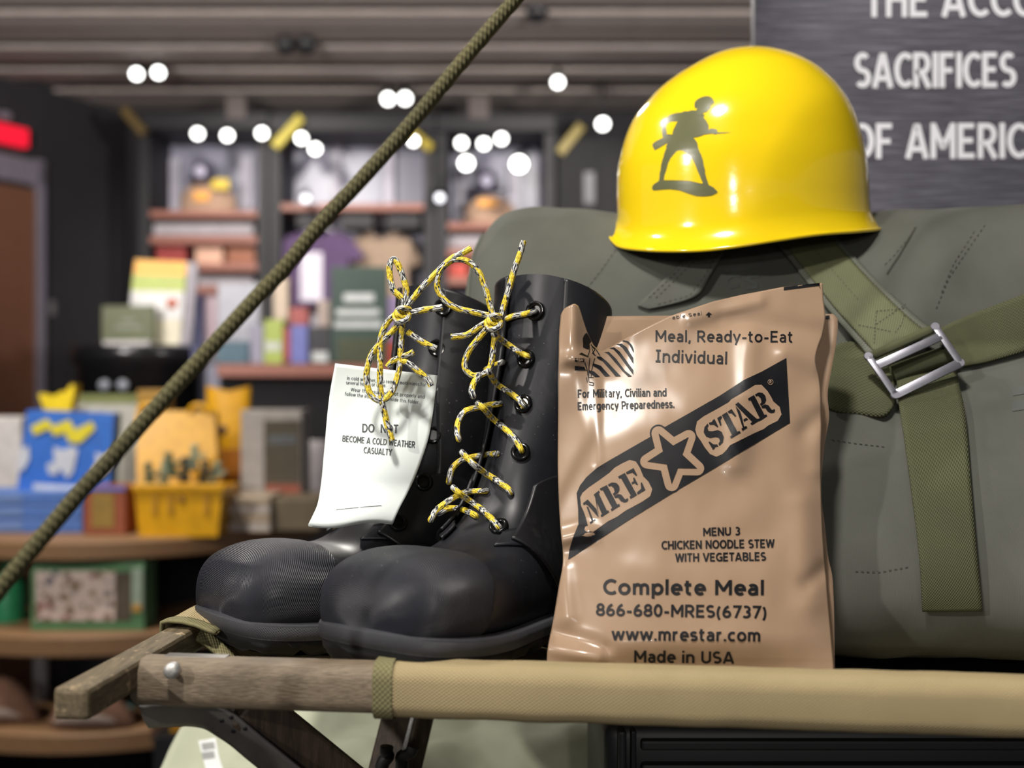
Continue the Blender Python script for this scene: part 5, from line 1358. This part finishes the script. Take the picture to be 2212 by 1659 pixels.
# yellow tool chest
ty = c('yellow_plastic', (.74, .37, .006), .35)
YC = 3.12; zc = zpx(ZT, YC)
ch = empty('yellow_chest', P(384, zc, YC) + V((0, .1, 0)), 'open yellow plastic chest filled with green toy soldiers', 'chest')
mb = MB(); a = [P(x, y, YC) for x, y in ((300, zc), (470, zc), (480, 1056), (290, 1056))]
dep = V((0, .20, 0)); ain = [P(x, y, YC + .010) for x, y in ((306, zc - 5), (464, zc - 5), (474, 1056), (296, 1056))]
def tub(mb, a, dep, t):
    b_ = [p + dep for p in a]; cx_ = sum(a + b_, V((0, 0, 0))) / 8
    ins = lambda p: V((cx_.x + (p.x - cx_.x) * .93, cx_.y + (p.y - cx_.y) * .90, p.z))
    top = [a[3], a[2], b_[2], b_[3]]; bot = [a[0], a[1], b_[1], b_[0]]
    it = [ins(p) for p in top]; ib = [ins(p) + V((0, 0, .01)) for p in bot]
    v = top + bot + it + ib
    f = [[4, 5, 1, 0], [5, 6, 2, 1], [6, 7, 3, 2], [7, 4, 0, 3], [7, 6, 5, 4], [0, 1, 9, 8], [1, 2, 10, 9], [2, 3, 11, 10], [3, 0, 8, 11], [8, 9, 13, 12], [9, 10, 14, 13], [10, 11, 15, 14], [11, 8, 12, 15], [12, 13, 14, 15]]
    return mb.add(v, f)
tub(mb, a, dep, .01); mb.build('tub', ty, ch, smooth=False)
mb = MB(); pbox(mb, 284, 1046, 486, 1062, YC - .010, .02, .004); mb.build('rim', ty, ch, smooth=False)
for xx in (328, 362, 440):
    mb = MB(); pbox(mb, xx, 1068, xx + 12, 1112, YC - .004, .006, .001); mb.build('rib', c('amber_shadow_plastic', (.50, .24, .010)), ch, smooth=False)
mb = MB(); lathe(mb, P(393, 1080, YC), V((0, -1, 0)), [(.010, 0), (.008, .006), (.001, .008)], 14); mb.build('latch', c('brown_latch', (.2, .08, .01)), ch)
mb = MB()
L0 = [P(296, 1046, YC + .20), P(474, 1046, YC + .20), P(462, 890, YC + .25), P(292, 886, YC + .25)]
mb.add(L0 + [p + V((0, .05, 0)) for p in L0], [[0, 1, 2, 3], [7, 6, 5, 4], [0, 4, 5, 1], [1, 5, 6, 2], [2, 6, 7, 3], [3, 7, 4, 0]]); mb.build('lid', ty, ch, smooth=False)
for xx in (300, 410):
    mb = MB(); tube(mb, [P(xx, 892, YC + .25), P(xx + 10, 878, YC + .25), P(xx + 30, 878, YC + .25), P(xx + 42, 892, YC + .25)], .010, 8, 5); mb.build('lid_catch', ty, ch)
sg_m = c('toy_green_plastic', (.10, .135, .075), .4); sl_m = c('toy_sage_plastic', (.30, .36, .25), .4); sd_m = c('toy_dark_plastic', (.035, .045, .035), .4)
def toy(px, py, Y, lean, mat, label):
    e = empty('toy_soldier', P(px, py + 46, Y), label, 'toy soldier', 'toy soldiers in the yellow chest')
    f = lambda x, y, d=0.0: P(px + x + lean * (46 - y), py + y, Y + d)
    mb = MB(); tube(mb, [f(0, 14), f(0, 26), f(-8, 46)], .010, 8, 4); tube(mb, [f(0, 26), f(9, 46)], .009, 8, 4); tube(mb, [f(-2, 12), f(10, 20, -.02), f(20, 16, -.03)], .006, 8, 4); tube(mb, [f(-12, 22, -.02), f(24, 12, -.03)], .004, 8, 2)
    tube(mb, [f(0, 13), f(0, 6), f(1, 1)], .011, 8, 4); mb.build('body', mat, e)
    mb = MB(); lathe(mb, f(1, 2), V((0, 0, 1)), [(.014, 0), (.013, .007), (.008, .012), (.001, .014)], 14); mb.build('helmet', mat, e)
for k, (x, y, Y, ln, mt, lab) in enumerate(((324, 1006, 3.20, -.1, sg_m, 'green toy soldier at the left of the yellow chest'), (352, 1000, 3.25, .1, sl_m, 'pale green toy soldier left of the middle of the yellow chest'), (376, 984, 3.22, -.3, sg_m, 'green toy soldier leaning left in the middle of the yellow chest'),
   (398, 994, 3.18, .05, sd_m, 'dark toy soldier in the middle of the yellow chest'), (416, 968, 3.26, .1, sl_m, 'pale toy soldier standing highest in the yellow chest'), (438, 1000, 3.20, .1, sd_m, 'dark toy soldier at the right of the yellow chest'), (456, 1006, 3.24, .3, sl_m, 'pale toy soldier leaning right at the right end of the yellow chest'))): toy(x, y, Y, ln, mt, lab)
# yellow pouch, boxes and book stacks right of the chest
YQ = 3.55; yb = empty('yellow_bag', P(490, zpx(ZT, YQ), YQ), 'tall yellow bag with an open top behind the yellow chest', 'bag')
zq = zpx(ZT, YQ)
mb = MB()
def bagf(u, v):
    a = u * 2 * pi; y = lerp(zq, 845, v); wdt = lerp(44, 48, v); cx_ = lerp(492, 494, v)
    if v > .78: y -= 12 * abs(cos(a)) * (v - .78) / .22
    th = .07 * (1 - .75 * v)
    return P(cx_ + wdt * cos(a), y, YQ + .07 + th * sin(a))
grid(mb, bagf, 32, 12); mb.build('body', c('amber_film', (.72, .36, .006), .35), yb)
mb = MB(); lathe(mb, P(479, 930, YQ - .02), V((0, -1, 0)), [(.018, 0), (.016, .004), (.001, .005)], 16); mb.build('emblem', c('dark_emblem', (.09, .045, .03)), yb)
mb = MB(); pbox(mb, 468, 970, 522, 1050, YQ - .022, .004, .001); mb.build('lower_label', c('rust_label', (.42, .15, .012)), yb, smooth=False)
on_top('amber_box', 'dark amber box behind the lid of the yellow chest', 'box', 296, 352, 842, 3.75, .12, c('dark_amber_card', (.32, .17, .015)))
on_top('picture_box', 'pale box with a dark picture on its front beside the yellow bag', 'box', 520, 652, 886, 3.42, .14, c('beige_card', (.42, .38, .35)), parts=(('picture', (570, 908, 648, 1058), c('olive_picture', (.085, .070, .045)), .002), ('red_strip', (574, 1046, 648, 1066), c('red_strip', (.36, .10, .06)), .0025), ('grey_strip', (580, 940, 640, 960), c('slate_strip', (.12, .13, .14)), .0025)))
YK = 3.22; zk = zpx(ZT, YK); hk = (zk - 1072) / 4
for k in range(4): box_thing('pale_book', 'pale book lying right of the yellow chest, %s of its stack' % ('lowest', 'second', 'third', 'topmost')[k], 'book', (492 + 4 * (k % 2), zk - hk * (k + 1) + .8, 584, zk - hk * k), YK, .18, c('pale_page_edge_%d' % (k % 2), ((.52, .46, .42), (.42, .33, .24))[k % 2]), 'pale books right of the chest', (('cover', (492 + 4 * (k % 2), zk - hk * k - 3, 584, zk - hk * k), c('brown_cover', (.30, .2, .12)), .002),))
on_top('olive_book_block', 'thick olive box beside the stack of pale books', 'box', 588, 690, 1078, 3.24, .2, c('olive_brown_card', (.17, .13, .08)))
mb = MB(); lathe(mb, P(668, zpx(ZT, 3.8), 3.8) * 1.0, V((0, 0, 1)), [(.075, 0), (.075, .20), (.060, .235), (.001, .24)], 28); tag(mb.build('white_canister', c('white_canister', (.56, .52, .53)), auto=40), 'white round canister half hidden by the leaflet', 'canister')
# middle tier: boxed figure set, green bottle
Y2 = 3.06; z2 = zpx(Z2, Y2)
m, nt, b = new_mat('figure_grid'); b.inputs['Roughness'].default_value = .5
vo = nt.nodes.new('ShaderNodeTexVoronoi'); vo.inputs['Scale'].default_value = 38; nt.links.new(coords(nt), vo.inputs['Vector'])
n1 = noise_tex(nt, coords(nt), 9, 2)
nt.links.new(mixc(nt, ramp(nt, vo.outputs['Distance'], [(.34, (1, 1, 1)), (.44, (0, 0, 0))]), (.66, .52, .46), ramp(nt, n1, [(.35, (.30, .06, .06)), (.45, (.16, .10, .07)), (.52, (.24, .16, .05)), (.58, (.10, .10, .13))])), b.inputs['Base Color'])
fb = empty('figure_set_box', P(190, z2, Y2), 'green framed box with rows of small coloured figures on the middle tier', 'box')
mb = MB(); pbox(mb, 66, 1216, 312, z2, Y2, .10, .003); mb.build('body', c('green_frame', (.10, .23, .10)), fb, smooth=False)
mb = MB(); pbox(mb, 76, 1234, 248, z2 - 22, Y2 - .004, .005, .001); mb.build('figure_window', m, fb, smooth=False)
mb = MB(); pbox(mb, 248, 1236, 282, z2 - 22, Y2 - .004, .005, .001); mb.build('brown_column', c('brown_column', (.10, .075, .05)), fb, smooth=False)
mb = MB(); pbox(mb, 284, 1228, 308, z2 - 40, Y2 - .004, .005, .001); mb.build('pale_column', c('pale_green_column', (.30, .36, .28)), fb, smooth=False)
mb = MB(); pbox(mb, 286, 1306, 304, 1322, Y2 - .006, .004, .001); mb.build('orange_spot', c('orange_spot', (.50, .24, .03)), fb, smooth=False)
gb = P(18, zpx(Z2, 3.2), 3.2); mb = MB(); lathe(mb, gb, V((0, 0, 1)), [(.050, 0), (.050, .11), (.03, .14), (.02, .145), (.02, .17), (.001, .172)], 24); tag(mb.build('green_bottle', c('green_plastic', (.03, .26, .11), .3), auto=40), 'green bottle on the middle tier left of the figure set', 'bottle')
# lower tier: slippers
def slipper(x0, x1, y0, Y, label):
    e = empty('slipper', P((x0 + x1) / 2, zpx(Z3, Y), Y), label, 'slipper'); zz = Z3
    a = P(x0, 0, Y).x; b_ = P(x1, 0, Y).x; H = P(0, y0, Y).z - zz
    mb = MB()
    def fn(u, v):
        t = v * 2 * pi; x = lerp(a, b_, u); pr = sin(pi * min(max(u, .001), .999)) ** .5
        return V((x, Y + .05 + .05 * pr * cos(t), zz + max(0, H * (.42 + .10 * sin(u * 3)) * (1 + sin(t) * 1.1) * pr * (.55 + .45 * sin(pi * (.15 + .6 * u))))))
    grid(mb, fn, 28, 24); mb.build('leather', c('brown_suede', (.19, .095, .06), .9), e)
    mb = MB()
    def fz(u, v):
        t = v * 2 * pi; x = lerp(a + .02, b_ - .03, u); pr = sin(pi * min(max(u, .001), .999)) ** .5
        return V((x, Y + .03 + .035 * pr * cos(t), zz + H * .36 * (.4 + .6 * pr) + H * .26 * sin(t) * pr + .004 * noise.noise(V((x * 60, t, 2)))))
    grid(mb, fz, 26, 18); mb.build('fleece_trim', c('pale_fleece', (.33, .255, .215), .95), e)
slipper(-120, 72, 1482, 3.03, 'brown slipper with pale fleece at the left edge of the lower tier')
slipper(88, 278, 1494, 2.985, 'brown slipper with pale fleece under the cot end')
box_thing('teal_pouch', 'teal pouch behind the brown slipper', 'pouch', (224, 1522, 290, zpx(Z3, 3.2)), 3.2, .06, c('teal_cloth', (.08, .17, .15)), r=.012)
tw = P(88, zpx(Z3, 3.3), 3.3); mb = MB(); lathe(mb, tw, V((0, 0, 1)), [(.022, 0), (.022, .13), (.010, .16), (.010, .20), (.001, .201)], 18); tag(mb.build('white_tube', c('white_tube', (.42, .42, .43)), auto=40), 'small white tube behind the slippers', 'tube')
# goods beyond the cot legs
yz = 2.4
gbx = empty('goods_crate', P(420, 829.5 + CZ * FPX / yz, yz), 'dark crate of yellow and blue toys seen under the cot end', 'crate')
mb = MB(); rc = (330, 1590, 690, 829.5 + CZ * FPX / yz); pbox(mb, *rc, yz, .3); mb.build('body', B['dark'], gbx, smooth=False)
def ltoy(nm, pts, Y, mat, lab, cat): 
    d = Decal(None, 0, Y); d.poly(pts); tag(solid(d.mb.build(nm, mat, None, smooth=False), .04, 0), lab, cat)
ltoy('yellow_toy', [(372, 1592), (374, 1566), (388, 1576), (398, 1562), (410, 1578), (424, 1560), (444, 1578), (446, 1592)], yz + .05, ty, 'yellow jagged toy seen below the leg bracket', 'toy')
ltoy('blue_paddle', [(432, 1592), (434, 1556), (446, 1546), (458, 1556), (454, 1592)], yz + .10, c('pale_blue_plastic', (.26, .32, .52)), 'pale blue toy seen below the leg bracket', 'toy')
ltoy('brown_doll', [(330, 1592), (336, 1540), (362, 1530), (384, 1548), (384, 1592)], yz + .15, c('brown_plush', (.11, .055, .03), .9), 'brown plush toy seen beyond the rail end', 'toy')
ltoy('grey_doll', [(462, 1592), (466, 1564), (490, 1556), (508, 1572), (510, 1592)], yz + .15, c('grey_plush', (.18, .15, .13), .9), 'grey-brown plush toy seen behind the cot leg', 'toy')

# ---------------------------------------------------------------- ceiling and shelf spotlights
lens = emit('lit_lamp_lens', (1, 1, .97), 7.0); dim = emit('dim_reflection_disc', (.9, .92, 1), 1.6)  # the dim glow imitates lamps mirrored in glass
bodym = c('black_lamp_housing', (.012, .012, .013), .4)
def lamp(px, py, Y, r, label, mount, lit=True, grp=None):
    q = P(px, py, Y); ax = (V((0, 0, CZ)) - q).normalized(); ax = (ax + V((0, 0, -.25))).normalized()
    e = empty('spotlight', q, label, 'spotlight', grp); L = .13
    mb = MB(); lathe(mb, q - ax * L, ax, [(.001, -.002), (r * .8, 0), (r * 1.08, .03), (r * 1.12, L - .002), (r * 1.0, L - .002)], 20); mb.build('housing', bodym, e, auto=40)
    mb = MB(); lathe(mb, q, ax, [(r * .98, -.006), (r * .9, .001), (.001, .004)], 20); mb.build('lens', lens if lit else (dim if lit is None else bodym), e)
    mb = MB(); top = q - ax * L * .6
    end = V((top.x, top.y, CE + .03)) if mount == 'c' else V((top.x, 6.10, top.z + .05))
    tube(mb, [top, end], .008, 8, 1); mb.build('bracket', bodym, e)
SR_ = .029
for a in ((295, 160, 5.5, SR_, 'left lamp of the lit pair on the ceiling above the exit sign', 'c'), (342, 157, 5.5, SR_, 'right lamp of the lit pair on the ceiling above the exit sign', 'c'),
 (838, 214, 5.9, SR_ * 1.1, 'left lamp of the lit pair touching the rope', 'c'), (875, 213, 5.9, SR_ * 1.1, 'right lamp of the lit pair touching the rope', 'c'),
 (1205, 178, 5.6, SR_, 'single lit ceiling lamp left of the helmet top', 'c'), (1302, 268, 5.9, SR_ * 1.1, 'single lit lamp close to the helmet', 'c'),
 (427, 289, 5.95, SR_, 'first lit lamp over the left bay', 'b'), (491, 293, 5.95, SR_, 'second lit lamp over the left bay', 'b'), (566, 288, 5.95, SR_, 'lit lamp just left of the yellow brace', 'b'),
 (651, 299, 5.95, SR_, 'lit lamp just right of the yellow brace, upper of two', 'b'), (681, 322, 5.95, SR_, 'lit lamp over the wide bay, lower of two', 'b'), (893, 305, 5.95, SR_ * .9, 'lit lamp just right of the rope', 'b'),
 (997, 309, 5.95, SR_, 'first of the three small lit lamps over the right bay', 'b'), (1045, 311, 5.95, SR_, 'second of the three small lit lamps over the right bay', 'b'), (1083, 300, 5.95, SR_, 'third of the three small lit lamps over the right bay', 'b'),
 (1007, 353, 5.7, SR_ * 1.25, 'bright lamp in front of the right bay, left of the dark cap', 'b'), (1121, 355, 5.7, SR_ * 1.45, 'brightest lamp in front of the right bay, right of the dark cap', 'b')): lamp(*a)
lamp(950, 428, 5.95, SR_ * .85, 'dim glowing disc standing for a lamp reflection on the column left of the right bay', 'b', None)  # no lamp here: a reflection in the case glass, built as a glowing fitting
lamp(660, 430, 5.95, SR_ * .85, 'dim glowing disc standing for a lamp reflection at the shelf edge of the wide bay', 'b', None)  # also a mirrored lamp, made as a dim emissive disc
lamp(617, 100, 5.2, .040, 'left unlit black lamp of the ceiling pair', 'c', False); lamp(662, 98, 5.2, .040, 'right unlit black lamp of the ceiling pair', 'c', False); lamp(1160, 28, 4.8, .042, 'unlit black lamp at the top beside the rope', 'c', False)
